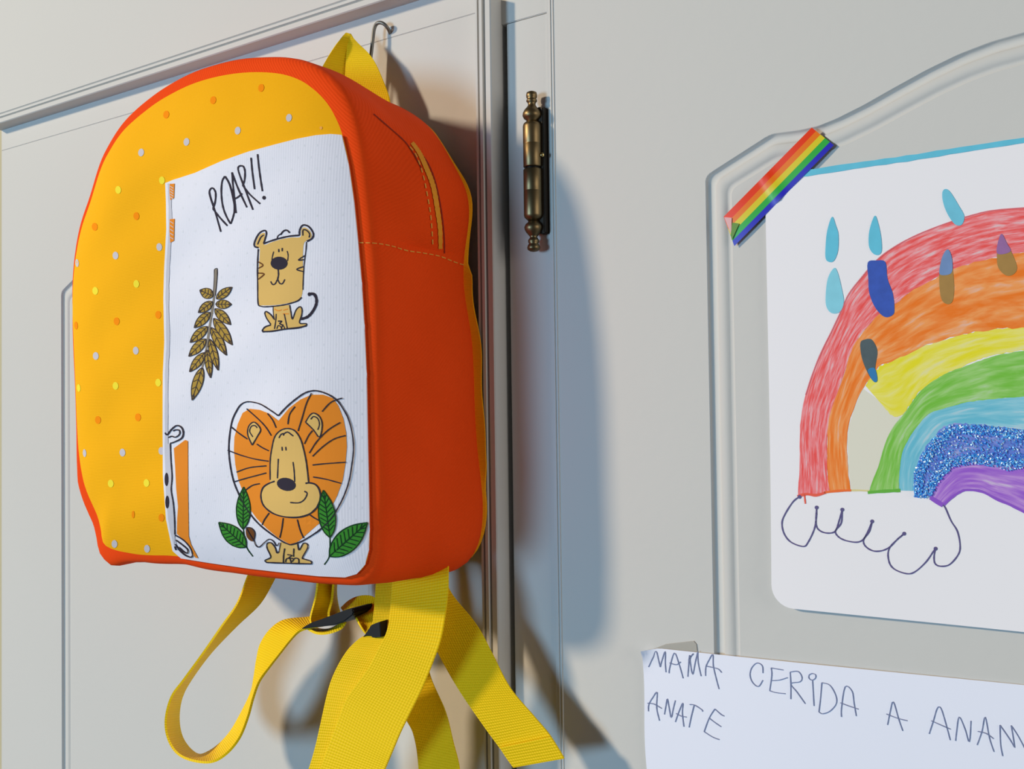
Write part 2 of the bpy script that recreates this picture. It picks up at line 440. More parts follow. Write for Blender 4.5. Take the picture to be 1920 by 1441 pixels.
# ================================================================== THE BACKPACK
YF, YB = -0.095, -0.0145
outline_px = [(193, 1016), (189, 992), (183, 968), (173, 945), (163, 922), (155, 895), (148, 850), (144, 790), (141, 710), (138, 640), (136, 580), (137.5, 525), (143, 475), (153, 427),
              (170, 377), (187, 322), (203, 287), (233, 243), (283, 200), (325, 174), (367, 155), (415, 142), (467, 135.5), (520, 137.5), (560, 149), (590, 169), (613, 193), (630, 222),
              (643, 256), (655, 310), (665, 380), (672, 450), (679, 530), (684, 610), (688, 700), (690, 800), (692, 900), (693.5, 990), (692, 1030), (685, 1058), (671, 1073), (650, 1079),
              (600, 1077), (540, 1071), (470, 1063), (400, 1053), (330, 1042), (270, 1040), (230, 1034), (206, 1027)]
OUT = resample(np.array(catmull([at(u, v, YF)[[0, 2]] for u, v in outline_px], 6, True)), 260)
if area2(OUT) > 0: OUT = OUT[::-1]
NS = len(OUT)
tan_ = np.roll(OUT, -1, 0)-np.roll(OUT, 1, 0)
nrm = np.stack([-tan_[:, 1], tan_[:, 0]], 1)          # clockwise -> outward
for _ in range(10): nrm = nrm*0.5+0.25*(np.roll(nrm, 1, 0)+np.roll(nrm, -1, 0))
nrm /= np.linalg.norm(nrm, axis=1)[:, None]
base = (OUT[:, 0].mean(), -0.05, OUT[:, 1].min())
bag = empty('backpack', base)
tag(bag, "child's orange and mustard backpack with animal print pocket and yellow straps, hanging on a hook", 'backpack')

def dome(q):
    d = edge_dist(OUT, q)
    k = np.clip(d/0.05, 0, 1)
    w = 0.0011*np.sin(q[:, 0]*55+q[:, 1]*22)*k + 0.0006*np.sin(q[:, 1]*120-q[:, 0]*60+1)*k
    return YF-0.0125*(1-(1-k)**2.2)+w
fp, ft = fill2d(OUT, 0.004)
fp = np.array(fp)
front = mesh('front_panel', [(p[0], y, p[1]) for p, y in zip(fp, dome(fp))], ft, MUSTARD, bag, True)
recalc(front)
front['label'] = 'mustard cotton front panel with polka dots'

# gusset
sm = lambda a, b, x: (lambda t: t*t*(3-2*t))(np.clip((x-a)/(b-a), 0, 1))
wr, wlf, wt, wb = [np.clip(v, 0, None) for v in (nrm[:, 0], -nrm[:, 0], nrm[:, 1], -nrm[:, 1])]
z = OUT[:, 1]
ZSEAM = 0.088
ef = 0.0040+0.0062*np.sqrt(wt)+0.0018*wb+0.0018*wr+0.0085*np.clip(wlf*wb*3, 0, 1)
eb = 0.0055+0.0085*wr+0.004*wlf-0.003*wt
eb = eb+wr*(0.0075*np.exp(-((z-0.118)/0.022)**2)-0.0030*np.exp(-((z-0.070)/0.022)**2)+0.0040*np.exp(-((z+0.055)/0.03)**2))
TT = np.r_[0, 0.006, 0.014, 0.025, 0.04, 0.06, 0.09, np.linspace(0.13, 0.97, 24), 0.99, 1.0]
GV = []
for i in range(NS):
    kx = [0, 0.025, 0.06, 0.3, 0.55, 0.85, 0.95, 1.0]
    ky = [0, 0.72*ef[i], ef[i], ef[i]*0.75+eb[i]*0.35, ef[i]*0.4+eb[i]*0.7, eb[i], eb[i]-0.0006, eb[i]-0.004]
    pinch = 0.0028*np.exp(-((z[i]-ZSEAM)/0.0035)**2)*wr[i]
    for t in TT:
        e = np.interp(t, kx, ky)
        e -= pinch*math.sin(math.pi*min(1, t*1.05))
        e += 0.0010*math.sin(i*0.21+t*5)*math.sin(math.pi*t)*(0.5+wr[i]) + 0.0005*math.sin(i*0.55-t*9)*math.sin(math.pi*t)
        y = YF+(YB-YF)*t
        p = OUT[i]+nrm[i]*e
        GV.append((p[0], y, p[1]))
GV = np.array(GV).reshape(NS, len(TT), 3)
for _ in range(1):      # relax across the profile kinks
    G2 = GV.copy(); G2[:, 1:-1] = GV[:, 1:-1]*0.5+0.25*(GV[:, :-2]+GV[:, 2:]); GV = G2
NT_ = len(TT)
GF = [(i*NT_+j, i*NT_+j+1, ((i+1) % NS)*NT_+j+1, ((i+1) % NS)*NT_+j) for i in range(NS) for j in range(NT_-1)]
allv = [tuple(v) for v in GV.reshape(-1, 3)]
upper_i = set(i for i in range(NS) if OUT[i][1] > ZSEAM)
for nm, sel, lb in (('zip_gusset', [f for f in GF if f[0]//NT_ in upper_i], 'orange twill upper gusset holding the zip'),
                    ('side_gusset', [f for f in GF if f[0]//NT_ not in upper_i], 'orange twill lower gusset wrapping sides and bottom')):
    used = sorted({v for f in sel for v in f}); mp = {v: k for k, v in enumerate(used)}
    g = mesh(nm, [allv[v] for v in used], [tuple(mp[v] for v in f) for f in sel], ORANGE, bag, True)
    recalc(g); g['label'] = lb
GBVH = BVHTree.FromPolygons([Vector(v) for v in allv], GF)
FBVH = BVHTree.FromPolygons([v.co.copy() for v in front.data.vertices], [tuple(p.vertices) for p in front.data.polygons])

# yellow back panel, its edge peeping out on the right
def ring(off, y): return [(OUT[i][0]+nrm[i][0]*(eb[i]-0.004+off[i]), y, OUT[i][1]+nrm[i][1]*(eb[i]-0.004+off[i])) for i in range(NS)]
o1 = 0.0012+0.0040*wr*sm(0.085, 0.075, z)*sm(-0.05, -0.03, z)+0.0007*np.sin(np.arange(NS)*0.5)*wr
RV = ring(np.zeros(NS), -0.0150)+ring(o1, -0.0138)+ring(o1*0.9, -0.0122)+ring(np.zeros(NS)-0.002, -0.0113)
RF = [(k*NS+i, k*NS+(i+1) % NS, (k+1)*NS+(i+1) % NS, (k+1)*NS+i) for k in range(3) for i in range(NS)]+[tuple(range(3*NS, 4*NS))]
bp_ = recalc(mesh('back_panel', RV, RF, BACKFAB, bag, False)); bp_['label'] = 'yellow back panel edge'

# ------------------------------------------------------------------ laying print on a surface
def hit(bvh, u, v, off, Yfall=YF):
    d = ray(u, v); h = bvh.ray_cast(Vector(CAM), Vector(d), 5.0)
    if h[0] is None:
        p = at(u, v, Yfall); return Vector(p)-Vector(d)*off
    n = h[1]
    if n.dot(Vector(d)) > 0: n = -n
    return h[0]+n*off
on_draw_ref = [None]
class Print:
    def __init__(s, place): s.place = lambda u, v, o: place(u, v, o*0.35 if place is on_draw_ref[0] else o*0.75); s.V = []; s.F = []; s.I = []; s.M = []; s.T = (0, 0, 1)
    def mi(s, m):
        if m not in s.M: s.M.append(m)
        return s.M.index(m)
    def tr(s, P): return [np.array([s.T[0]+p[0]/s.T[2], s.T[1]+p[1]/s.T[2]]) for p in P]
    def poly(s, P, m, off=0.00015, step=9.0, smooth=True):
        Q = s.tr(P)
        if smooth: Q = catmull(Q, 4, True)
        D = []
        for i in range(len(Q)):
            a, b2 = Q[i], Q[(i+1) % len(Q)]; k = max(1, int(np.linalg.norm(b2-a)/6)); D += [a+(b2-a)*j/k for j in range(k)]
        pts, tris = fill2d(D, step)
        b = len(s.V); s.V += [s.place(p[0], p[1], off) for p in pts]
        for t in tris: s.F.append(tuple(b+k for k in t)); s.I.append(s.mi(m))
    def stroke(s, P, m, w=2.6, off=0.0003, closed=False, taper=0.0, n=5):
        Q = s.tr(P)
        if closed: Q = catmull(Q, n, True); Q.append(Q[0])
        elif len(Q) > 2: Q = catmull(Q, n)
        else: Q = [Q[0]+(Q[1]-Q[0])*k/6 for k in range(7)]
        L = len(Q); b = len(s.V)
        for i, p in enumerate(Q):
            t = Q[min(i+1, L-1)]-Q[max(i-1, 0)]; t = t/max(np.linalg.norm(t), 1e-9); nn = np.array([-t[1], t[0]])
            ww = w/2*(1-taper*abs(2*i/(L-1)-1)**2)*(1+0.12*math.sin(i*1.7+p[0]))
            for k in (-1, 1):
                q = p+nn*ww*k; s.V.append(s.place(q[0], q[1], off))
        for i in range(L-1):
            s.F.append((b+2*i, b+2*i+1, b+2*i+3, b+2*i+2)); s.I.append(s.mi(m))
    def ell(s, c, rx, ry, m, off=0.0002, rot=0.0, n=18):
        a = math.radians(rot); P = []
        for k in range(n):
            t = 2*math.pi*k/n; x, y = rx*math.cos(t), ry*math.sin(t)
            P.append((c[0]+x*math.cos(a)-y*math.sin(a), c[1]+x*math.sin(a)+y*math.cos(a)))
        s.poly(P, m, off, smooth=False)
    def done(s, name, parent, label=None):
        o = mesh(name, s.V, s.F, s.M, parent, False, idx=s.I)
        if label: o['label'] = label
        return o
on_front = lambda u, v, off: hit(FBVH, u, v, off)

# polka dots
dots = {'o': [(312, 215), (400, 188), (490, 165), (178, 425), (256, 405), (143, 610), (219, 602), (297, 590), (184, 787), (259, 782), (303, 970)],
        'g': [(265, 286), (350, 266), (446, 245), (542, 221), (299, 463), (217, 479), (145, 493), (180, 667), (255, 657), (159, 849), (230, 848), (303, 845), (215, 1019), (276, 1028)],
        'y': [(222, 356), (304, 338), (179, 545), (256, 532), (148, 727), (217, 723), (297, 717), (208, 906), (275, 905)]}
for c, L in dots.items():
    for (u, v) in L:
        pr = Print(on_front); thin = 0.6 if u < 165 else 1.0
        pr.ell((u, v), 5.4*thin, 7.4, DOT[c], 0.00025, rot=10 if v < 300 else -4, n=14)
        pr.done('polka_dot', bag)
pr = Print(on_front); pr.ell((250, 964), 2.6, 7, DOT['o'], 0.00025); pr.done('polka_dot', bag)
pr = Print(on_front); pr.ell((602, 240), 2.5, 3, DOT['p'], 0.00025); pr.done('polka_dot', bag)

# white pocket
pocket_px = [(314, 344), (330, 337.5), (370, 325), (420, 303), (470, 285.5), (520, 272), (560, 262), (595, 255.5), (622, 253.5), (642, 255), (655, 311), (665, 381), (672, 451), (679, 530),
             (684, 610), (688, 700), (690, 800), (692, 900), (693.5, 990), (692, 1030), (685, 1057.5), (671, 1072.5), (650, 1078.5), (600, 1076.5), (540, 1070.5), (470, 1062.5), (400, 1052.5), (343, 1043.5),
             (327.5, 1030), (315.5, 972), (309.8, 890), (309, 800), (309.5, 700), (312, 640), (310.5, 560), (312, 500), (316, 430), (315.5, 380)]
PK = []
for i, p in enumerate(pocket_px):       # densify the straight run
    q = pocket_px[(i+1) % len(pocket_px)]; L = math.hypot(q[0]-p[0], q[1]-p[1]); k = max(1, int(L/9))
    PK += [(p[0]+(q[0]-p[0])*j/k, p[1]+(q[1]-p[1])*j/k) for j in range(k)]
pp, pt = fill2d(PK, 9.0)
PV = [hit(FBVH, p[0], p[1], 0.0016) for p in pp]
nP = len(PK)
PV2 = PV+[hit(FBVH, p[0], p[1], -0.0004) for p in PK]
PFs = list(pt)+[(i, (i+1) % nP, len(PV)+(i+1) % nP, len(PV)+i) for i in range(nP)]
pocket = recalc(mesh('front_pocket', PV2, PFs, WHITE_FAB, bag, True)); es = pocket.modifiers.new('sharp_edges', 'EDGE_SPLIT'); es.split_angle = 0.9; pocket['label'] = 'white cotton pocket printed with cartoon lion and tiger'
PBVH = BVHTree.FromPolygons([Vector(v) for v in PV2], PFs)
on_pocket = lambda u, v, off: hit(PBVH, u, v, off, YF-0.012)
# folded hem on the pocket's left side
hemP = [(p[0], p[1]) for p in pocket_px[28:]]+[(314, 344)]
pr = Print(on_pocket)
pr.stroke([(p[0]+3.6, p[1]) for p in hemP], P_GREY, 6.0, 0.0003)
pr.done('pocket_hem', pocket)
pr = Print(on_pocket)
for a, b in (((319, 345), (328, 375)), ((319, 411), (328, 455))):
    pr.poly([(a[0], a[1]), (b[0], a[1]-1), (b[0]-1, b[1]-4), (a[0]+1, b[1]), (a[0]-0.5, (a[1]+b[1])/2)], P_OR, 0.0004, smooth=False)
    for k in range(5): pr.stroke([(a[0]+1, a[1]+4+k*(b[1]-a[1])/6), (b[0]-2, a[1]+8+k*(b[1]-a[1])/6)], P_GREY, 1.3, 0.0005)
pr.done('hem_print', pocket, 'cut-off orange print on the folded hem')
# tiny white dots woven in the cloth
WD = mat('white_pin_dot', (229, 230, 240), rough=0.9, spec=0.1)
pr = Print(on_pocket)
for r in range(36):
    for c in range(16):
        u = 330+c*24+(r % 2)*12; v = 280+r*22 - (u-330)*0.03
        if u > 330 and inside(np.array(PK), np.array([[u, v], ]))[0] and inside(np.array(PK), np.array([[u+9, v], ]))[0]:
            pr.ell((u, v), 2.1, 2.6, WD, 0.00005, n=6)
o = pr.done('pin_dots', pocket, 'faint white pin dots woven into the pocket cloth'); o['kind'] = 'stuff'

# --- ROAR!!
pr = Print(on_pocket); pr.T = (300, 240, 3.275)
for S in ([(375, 637), (340, 515), (305, 400), (322, 368), (342, 395), (340, 450), (326, 495)], [(326, 495), (365, 545), (415, 600)],
          [(400, 296), (382, 330), (378, 410), (392, 500), (428, 578), (440, 575), (458, 505), (450, 430), (428, 345), (400, 296)],
          [(443, 272), (452, 380), (468, 522)], [(443, 272), (480, 370), (535, 487)], [(448, 440), (478, 425), (506, 402)],
          [(572, 502), (525, 380), (480, 252), (508, 233), (522, 262), (520, 320), (508, 350)], [(508, 350), (550, 405), (616, 465)],
          [(560, 182), (568, 270), (582, 376)], [(600, 160), (612, 270), (630, 388)]):
    pr.stroke(S, INK, 3.0, 0.0003)
pr.ell((640, 428), 11, 12, INK, 0.0003)
pr.done('roar_lettering', pocket, 'hand-drawn word ROAR with two exclamation marks')

# --- tiger
pr = Print(on_pocket); pr.T = (460, 400, 6.006)
pr.poly([(210, 350), (300, 322), (400, 292), (520, 270), (622, 264), (632, 180), (670, 158), (725, 195), (748, 245), (735, 280), (690, 305), (655, 360), (648, 560), (655, 660), (642, 900), (590, 975), (400, 1025), (180, 1035), (152, 1005), (148, 700), (165, 430), (155, 385), (118, 362), (122, 320), (160, 245), (205, 218), (222, 240)], TAN)
pr.poly([(315, 1052), (318, 1130), (330, 1200), (290, 1140), (240, 1105), (222, 1125), (242, 1180), (290, 1250), (220, 1280), (195, 1325), (300, 1330), (480, 1302), (600, 1285), (690, 1262), (690, 1240), (612, 1235), (635, 1150), (640, 1080), (618, 1052), (570, 1090), (530, 1190), (500, 1028)], TAN, smooth=False)
I = lambda P, w=2.2, **k: pr.stroke(P, INK, w, 0.0003, **k)
I([(205, 340), (300, 306), (400, 277), (500, 256), (612, 246)], 3)
I([(612, 246), (612, 195), (632, 148), (662, 130), (710, 145), (750, 190), (768, 240), (750, 285), (695, 315)], 3)
I([(690, 320), (683, 420), (665, 560), (655, 700), (650, 860)], 1.8)
I([(636, 945), (590, 985), (500, 1015), (400, 1036), (250, 1050), (180, 1045), (146, 1010), (141, 800), (138, 600), (148, 400)], 2.4)
I([(150, 385), (108, 372), (104, 330), (138, 252), (180, 206), (228, 194), (238, 240), (208, 338)], 2.8)
I([(210, 242), (175, 272), (140, 350)], 2.2); I([(650, 250), (652, 188), (690, 190), (725, 230), (720, 272)], 2.4)
I([(360, 282), (372, 250), (412, 226)], 2.0); I([(398, 240), (432, 198), (470, 190), (502, 218)], 2.8)
pr.ell((383, 560), 96, 74, INK, 0.0003)
I([(322, 428), (306, 490), (302, 535)], 1.8); I([(472, 422), (484, 470), (478, 535)], 1.8)
I([(378, 400), (380, 436)], 2.6); I([(418, 388), (418, 426)], 2.6)
I([(372, 630), (376, 690), (366, 742)], 2.8); I([(288, 765), (310, 800), (340, 790), (366, 745), (388, 785), (420, 790), (448, 742)], 2.4)
for S in ([(148, 545), (202, 582), (150, 618)], [(150, 672), (215, 682), (148, 742)], [(670, 475), (600, 526), (662, 520)], [(655, 600), (580, 630), (660, 656)]):
    pr.stroke(S, P_BROWN if S[0][0] < 300 else INK, 2.4, 0.0003)
I([(315, 1052), (318, 1130), (332, 1200)], 1.4); I([(325, 1190), (290, 1140), (240, 1105), (222, 1122), (242, 1180), (290, 1250)], 2.2)
I([(290, 1255), (225, 1278), (195, 1318), (215, 1332)], 3.0); I([(500, 1030), (515, 1110), (532, 1190), (570, 1092), (615, 1050), (640, 1080), (634, 1150), (612, 1232), (685, 1240), (690, 1262)], 2.2)
I([(350, 1130), (345, 1210), (330, 1300)], 2.0); I([(440, 1128), (455, 1200), (476, 1300)], 2.0)
I([(370, 1212), (412, 1214), (390, 1240), (432, 1258)], 2.6); I([(356, 1300), (372, 1262), (400, 1275), (410, 1300)], 1.8); I([(410, 1298), (420, 1262), (440, 1280), (442, 1300)], 1.8)
I([(195, 1330), (300, 1326), (450, 1302), (600, 1286), (692, 1262)], 3.2)
I([(628, 1188), (700, 1165), (758, 1105), (798, 1025), (800, 955), (772, 908), (722, 908)], 5.0)
pr.ell((722, 910), 18, 22, INK, 0.00032)
for S in ([(330, 1075), (370, 1095), (410, 1085)], [(430, 1090), (480, 1075)], [(425, 1130), (490, 1130)]): pr.stroke(S, P_OR, 1.6, 0.00028)
pr.done('tiger_print', pocket, 'tan cartoon tiger cub print with square head')

# --- leaf sprig
def leaf(pr, b, t, w, fillm, inkm, veins=5, sw=1.7, curve=0.0):
    b = np.array(b, float); t = np.array(t, float); d = t-b; L = np.linalg.norm(d); d /= L; n = np.array([-d[1], d[0]])
    prof = [(0, 0), (0.12, 0.28), (0.3, 0.46), (0.5, 0.5), (0.7, 0.40), (0.87, 0.2), (1, 0)]
    mid = lambda s: b+d*L*s+n*curve*L*math.sin(math.pi*s)
    A = [mid(s)+n*w*k for s, k in prof]; B = [mid(s)-n*w*k for s, k in prof]
    P = A+B[-2:0:-1]
    pr.poly(P, fillm, 0.00045, step=7)
    pr.stroke(A, inkm, sw, 0.0006, n=3); pr.stroke(B, inkm, sw, 0.0006, n=3)
    pr.stroke([mid(0.0), mid(0.5), mid(0.95)], inkm, sw, 0.0006, n=4)
    for k in range(veins):
        s = 0.14+0.66*k/max(1, veins-1)
        h = np.interp(s+0.1, [p[0] for p in prof], [p[1] for p in prof])*0.85
        for sg in (1, -1): pr.stroke([mid(s), mid(s+0.11)+n*w*h*sg], inkm, sw*0.85, 0.0006)
pr = Print(on_pocket); pr.T = (340, 480, 5.146)
SPI = mat('print_sprig_ink', (72, 62, 62), rough=0.85, spec=0.1)
pr.stroke([(335, 125), (330, 250), (316, 400), (295, 550), (275, 680), (250, 850), (225, 980), (203, 1070)], P_STEM, 4.2, 0.00025)
pr.stroke([(320, 130), (335, 120), (350, 130), (345, 250), (330, 380)], SPI, 1.2, 0.0003); pr.stroke([(320, 130), (317, 260), (305, 390)], SPI, 1.2, 0.0003)
for b, t, w in (((310, 385), (183, 328), 98), ((343, 412), (492, 298), 78), ((336, 462), (487, 466), 84), ((306, 438), (168, 545), 78), ((328, 506), (480, 662), 84), ((282, 540), (128, 692), 84), ((316, 598), (495, 857), 92),
                ((257, 678), (88, 834), 86), ((290, 686), (440, 957), 84), ((242, 798), (76, 968), 88), ((276, 798), (360, 1102), 74), ((230, 930), (84, 1117), 80), ((250, 903), (286, 1174), 64), ((206, 1073), (108, 1390), 94)):
    leaf(pr, b, t, w, P_OCHRE, SPI, 4, 1.5)
pr.done('leaf_sprig_print', pocket, 'ochre leaf sprig print hanging downward')

# --- lion
pr = Print(on_pocket); pr.T = (400, 700, 3.793)
pr.poly([(465, 335), (400, 285), (330, 258), (260, 250), (210, 280), (175, 360), (152, 450), (148, 540), (158, 650), (180, 760), (225, 870), (260, 960), (310, 1030), (380, 1100), (460, 1165), (550, 1215), (610, 1190), (690, 1120), (760, 1060), (830, 970), (880, 870), (920, 760), (940, 640), (950, 520), (945, 420), (925, 320), (890, 230), (850, 175), (780, 150), (700, 150), (620, 185), (540, 245)], P_OR, 0.00024, smooth=False)
pr.poly([(408, 745), (408, 620), (420, 530), (440, 450), (480, 405), (530, 392), (580, 405), (620, 460), (645, 540), (665, 640), (680, 775), (730, 787), (760, 830), (760, 890), (732, 950), (680, 1000), (600, 1020), (500, 1015), (420, 988), (362, 938), (342, 875), (356, 818), (392, 784), (408, 770)], TAN, 0.00042, smooth=False)
pr.poly([(480, 1195), (470, 1262), (455, 1270), (440, 1232), (412, 1200), (385, 1206), (385, 1240), (405, 1282), (408, 1306), (370, 1325), (380, 1340), (540, 1347), (702, 1350), (695, 1330), (650, 1316), (636, 1305), (672, 1240), (670, 1210), (642, 1205), (612, 1252), (600, 1192), (550, 1215)], TAN, 0.00020, smooth=False)
I = lambda P, w=2.4, **k: pr.stroke(P, INK, w, 0.00056, **k)
I([(465, 300), (400, 255), (330, 215), (250, 200), (200, 220), (165, 270), (135, 340), (118, 440), (112, 540), (122, 650), (145, 760), (185, 860), (240, 960), (290, 1030), (350, 1090), (430, 1150), (500, 1195), (550, 1215)], 2.2)
I([(550, 1215), (620, 1195), (700, 1150), (770, 1100), (840, 1030), (890, 950), (930, 870), (965, 770), (985, 660), (998, 540), (990, 430), (965, 330), (930, 260), (880, 190), (810, 145), (730, 122), (660, 135), (590, 180), (520, 240), (465, 300)], 2.6)
I([(408, 755), (408, 620), (420, 530), (440, 450), (480, 405), (530, 390), (580, 405), (620, 460), (645, 540), (665, 640), (680, 772)])
I([(440, 765), (390, 785), (355, 815), (342, 870), (360, 935), (420, 988), (500, 1015), (600, 1020), (680, 1000), (735, 955), (762, 890), (757, 830), (730, 790), (690, 777), (658, 780)], 2.8)
pr.ell((523, 787), 68, 46, INK, 0.00058, rot=12)
for S in ([(466, 605), (460, 745)], [(570, 628), (578, 690), (582, 770)], [(492, 520), (494, 548)], [(518, 520), (521, 546)], [(470, 458), (485, 432), (506, 426), (500, 440)], [(500, 432), (530, 415), (560, 435), (572, 444)],
          [(550, 915), (610, 918), (650, 895), (670, 852), (650, 836)]): I(S)
for E, N in (([(280, 508), (250, 440), (250, 390), (270, 356), (300, 347), (340, 395), (320, 440)], [(285, 450), (262, 410), (275, 375), (300, 370), (316, 386)]),
             ([(658, 345), (690, 295), (720, 281), (760, 310), (776, 370), (757, 452), (715, 400)], [(695, 325), (715, 305), (745, 320), (757, 360), (745, 400)])):
    pr.poly(E, TAN, 0.00042, smooth=False); pr.stroke(E+[E[0]], INK, 2.2, 0.00056, n=3); I(N, 2.2)
for S in ([(240, 250), (330, 330), (380, 385), (415, 440)], [(388, 283), (425, 330), (450, 385)], [(583, 235), (545, 290), (533, 360)], [(700, 140), (665, 210), (635, 310), (605, 408)], [(775, 270), (830, 210), (880, 185), (920, 175)],
          [(905, 347), (820, 400), (740, 480), (685, 565)], [(942, 440), (860, 465), (780, 520), (708, 588)], [(707, 405), (680, 440), (650, 500)], [(125, 375), (180, 420), (245, 465)], [(312, 500), (350, 525), (397, 548)],
          [(105, 545), (200, 580), (300, 607), (395, 622)], [(168, 700), (260, 668), (380, 655)], [(145, 770), (250, 740), (380, 706)], [(230, 830), (280, 795), (333, 782)], [(708, 650), (800, 640), (943, 630)], [(712, 735), (800, 750), (910, 780)],
          [(400, 990), (365, 1040), (350, 1075)], [(500, 1025), (490, 1100), (475, 1165)], [(600, 1035), (620, 1110), (645, 1168)], [(685, 1000), (720, 1025), (768, 1050)]): I(S, 2.2)
I([(470, 1262), (455, 1272), (440, 1232), (412, 1200), (385, 1206), (385, 1240), (405, 1282), (408, 1306), (370, 1325), (382, 1340)], 2.0)
I([(600, 1195), (612, 1252), (642, 1205), (670, 1210), (672, 1240), (636, 1305), (650, 1316), (695, 1330), (702, 1350)], 2.0)
I([(380, 1340), (540, 1346), (702, 1350)], 2.6); I([(482, 1200), (468, 1265)], 1.4)
for S in ([(510, 1240), (502, 1290), (500, 1340)], [(575, 1240), (572, 1300)], [(515, 1338), (522, 1315), (545, 1312), (556, 1342)], [(562, 1335), (582, 1310), (608, 1316), (610, 1345)], [(528, 1284), (560, 1290), (540, 1306), (570, 1312)]): I(S, 2.0)
I([(472, 1200), (452, 1222), (430, 1190), (400, 1175), (370, 1195), (330, 1230), (305, 1218), (290, 1180)], 1.8)
pr.poly([(235, 1095), (270, 1095), (298, 1130), (290, 1188), (260, 1185), (235, 1150)], P_BROWN, 0.0002); I([(240, 1100), (262, 1140), (290, 1185)], 1.6); I([(235, 1095), (270, 1095), (298, 1130), (290, 1188)], 1.6)
pr.stroke([(215, 1105), (235, 1225), (282, 1298)], P_DGREEN, 2.0, 0.0003); pr.stroke([(830, 1160), (828, 1290), (790, 1357)], P_DGREEN, 2.2, 0.0003)
leaf(pr, (214, 1105), (220, 805), 98, P_GREEN, P_DGREEN, 8, 2.0); leaf(pr, (236, 1232), (42, 1056), 118, P_GREEN, P_DGREEN, 7, 2.0)
leaf(pr, (832, 1165), (785, 828), 118, P_GREEN, P_DGREEN, 8, 2.0); leaf(pr, (828, 1297), (1098, 1058), 155, P_GREEN, P_DGREEN, 8, 2.2)
pr.done('lion_print', pocket, 'cartoon lion print with heart-shaped orange mane and green leaves')

# --- animal cut off by the hem
pr = Print(on_pocket); pr.T = (300, 760, 4.5)
pr.poly([(120, 360), (215, 290), (238, 300), (240, 700), (245, 1100), (265, 1170), (325, 1285), (300, 1280), (240, 1180), (190, 1120), (145, 1080), (148, 950), (155, 850), (140, 700), (130, 500)], P_OR, 0.0004, smooth=False)
pr.poly([(48, 330), (88, 318), (95, 450), (105, 600), (98, 710), (115, 820), (125, 950), (128, 1080), (125, 1180), (100, 1100), (75, 980), (55, 800), (48, 600)], P_GREY, 0.0004, smooth=False)
I = lambda P, w=2.0: pr.stroke(P, INK, w, 0.0006)
I([(46, 228), (65, 245), (100, 200), (145, 168), (185, 185), (200, 230), (185, 275), (130, 305), (90, 318)], 2.6)
I([(90, 318), (95, 450), (105, 600), (98, 710), (115, 820), (125, 950), (128, 1085)], 1.7)
I([(75, 270), (100, 258), (135, 266), (168, 240), (165, 208), (132, 205), (114, 216)], 2.2)
pr.ell((60, 622), 16, 56, INK, 0.0006); pr.ell((66, 812), 16, 54, INK, 0.0006)
I([(130, 1090), (200, 1130), (255, 1190), (278, 1250), (265, 1275), (220, 1260), (170, 1220), (132, 1165)], 2.4)
I([(135, 1130), (190, 1170), (235, 1210), (235, 1240), (205, 1230), (160, 1190)], 2.2); I([(128, 1185), (140, 1215)], 3.0)
pr.done('cut_off_animal_print', pocket, 'grey animal print with orange block cut off at the pocket hem')

# --- zip, seams and stitches on the gusset
on_gus = lambda u, v, off: hit(GBVH, u, v, off, -0.03)
pr = Print(on_gus)
pr.stroke([(772, 268), (786, 288), (798, 314), (811, 348), (819, 392), (824, 430), (825, 466)], ZIPM, 9.0, 0.0006, taper=0.25, n=10)
pr.done('zip', bag, 'mustard zip tape in the upper gusset')
DSEAM = mat('painted_seam_shade', (150, 36, 8), rough=0.9)  # darker orange lines: shade of the zip seam and crease painted on
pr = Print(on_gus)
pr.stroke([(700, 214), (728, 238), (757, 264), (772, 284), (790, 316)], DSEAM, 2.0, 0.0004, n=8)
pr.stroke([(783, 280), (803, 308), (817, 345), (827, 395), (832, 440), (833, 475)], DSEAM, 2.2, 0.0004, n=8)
pr.done('zip_seam_shade', bag)
def stitches(path, gap, dash, w=2.2):
    Q = resample(np.array(catmull(path, 12)), 400, False)
    L = np.r_[0, np.cumsum(np.linalg.norm(np.diff(Q, axis=0), axis=1))]
    s = 0
    while s+dash < L[-1]:
        a = [np.interp(s, L, Q[:, k]) for k in (0, 1)]; b = [np.interp(s+dash, L, Q[:, k]) for k in (0, 1)]
        pr.stroke([a, b], THREAD, w, 0.0006); s += gap
pr = Print(on_gus)
stitches([(768, 276), (780, 292), (792, 326), (801, 369), (807, 407), (811, 463)], 15, 9)
stitches([(674, 455), (700, 456), (731, 461), (761, 470), (794, 475), (825, 481), (851, 491), (870, 497)], 12, 8, 1.7)
pr.done('stitching', bag, 'gold topstitching along zip and gusset seam')

# ------------------------------------------------------------------ webbing
def ribbon(name, rows, label=None, n=8, m=YELLOW_WEB, cols=6, thick=0.0014):
    """rows: (uA, vA, YA, uB, vB, YB) edge pairs of the tape along its length"""
    A = catmull([at(r[0], r[1], r[2]) for r in rows], n); B = catmull([at(r[3], r[4], r[5]) for r in rows], n)
    V = []; UV = []; F = []; s = 0.0; prev = None
    for a, b in zip(A, B):
        c = (a+b)/2
        if prev is not None: s += np.linalg.norm(c-prev)
        prev = c
        for k in range(cols+1):
            V.append(a+(b-a)*k/cols); UV.append((k/cols, s/0.028))
    w = cols+1
    for i in range(len(A)-1):
        for k in range(cols): F.append((i*w+k, i*w+k+1, (i+1)*w+k+1, (i+1)*w+k))
    o = mesh(name, V, F, m, bag, True, uvs=UV)
    md = o.modifiers.new('thickness', 'SOLIDIFY'); md.thickness = thick; md.offset = 0; es = o.modifiers.new('sharp_edges', 'EDGE_SPLIT'); es.split_angle = 0.8
    if label: o['label'] = label
    return o
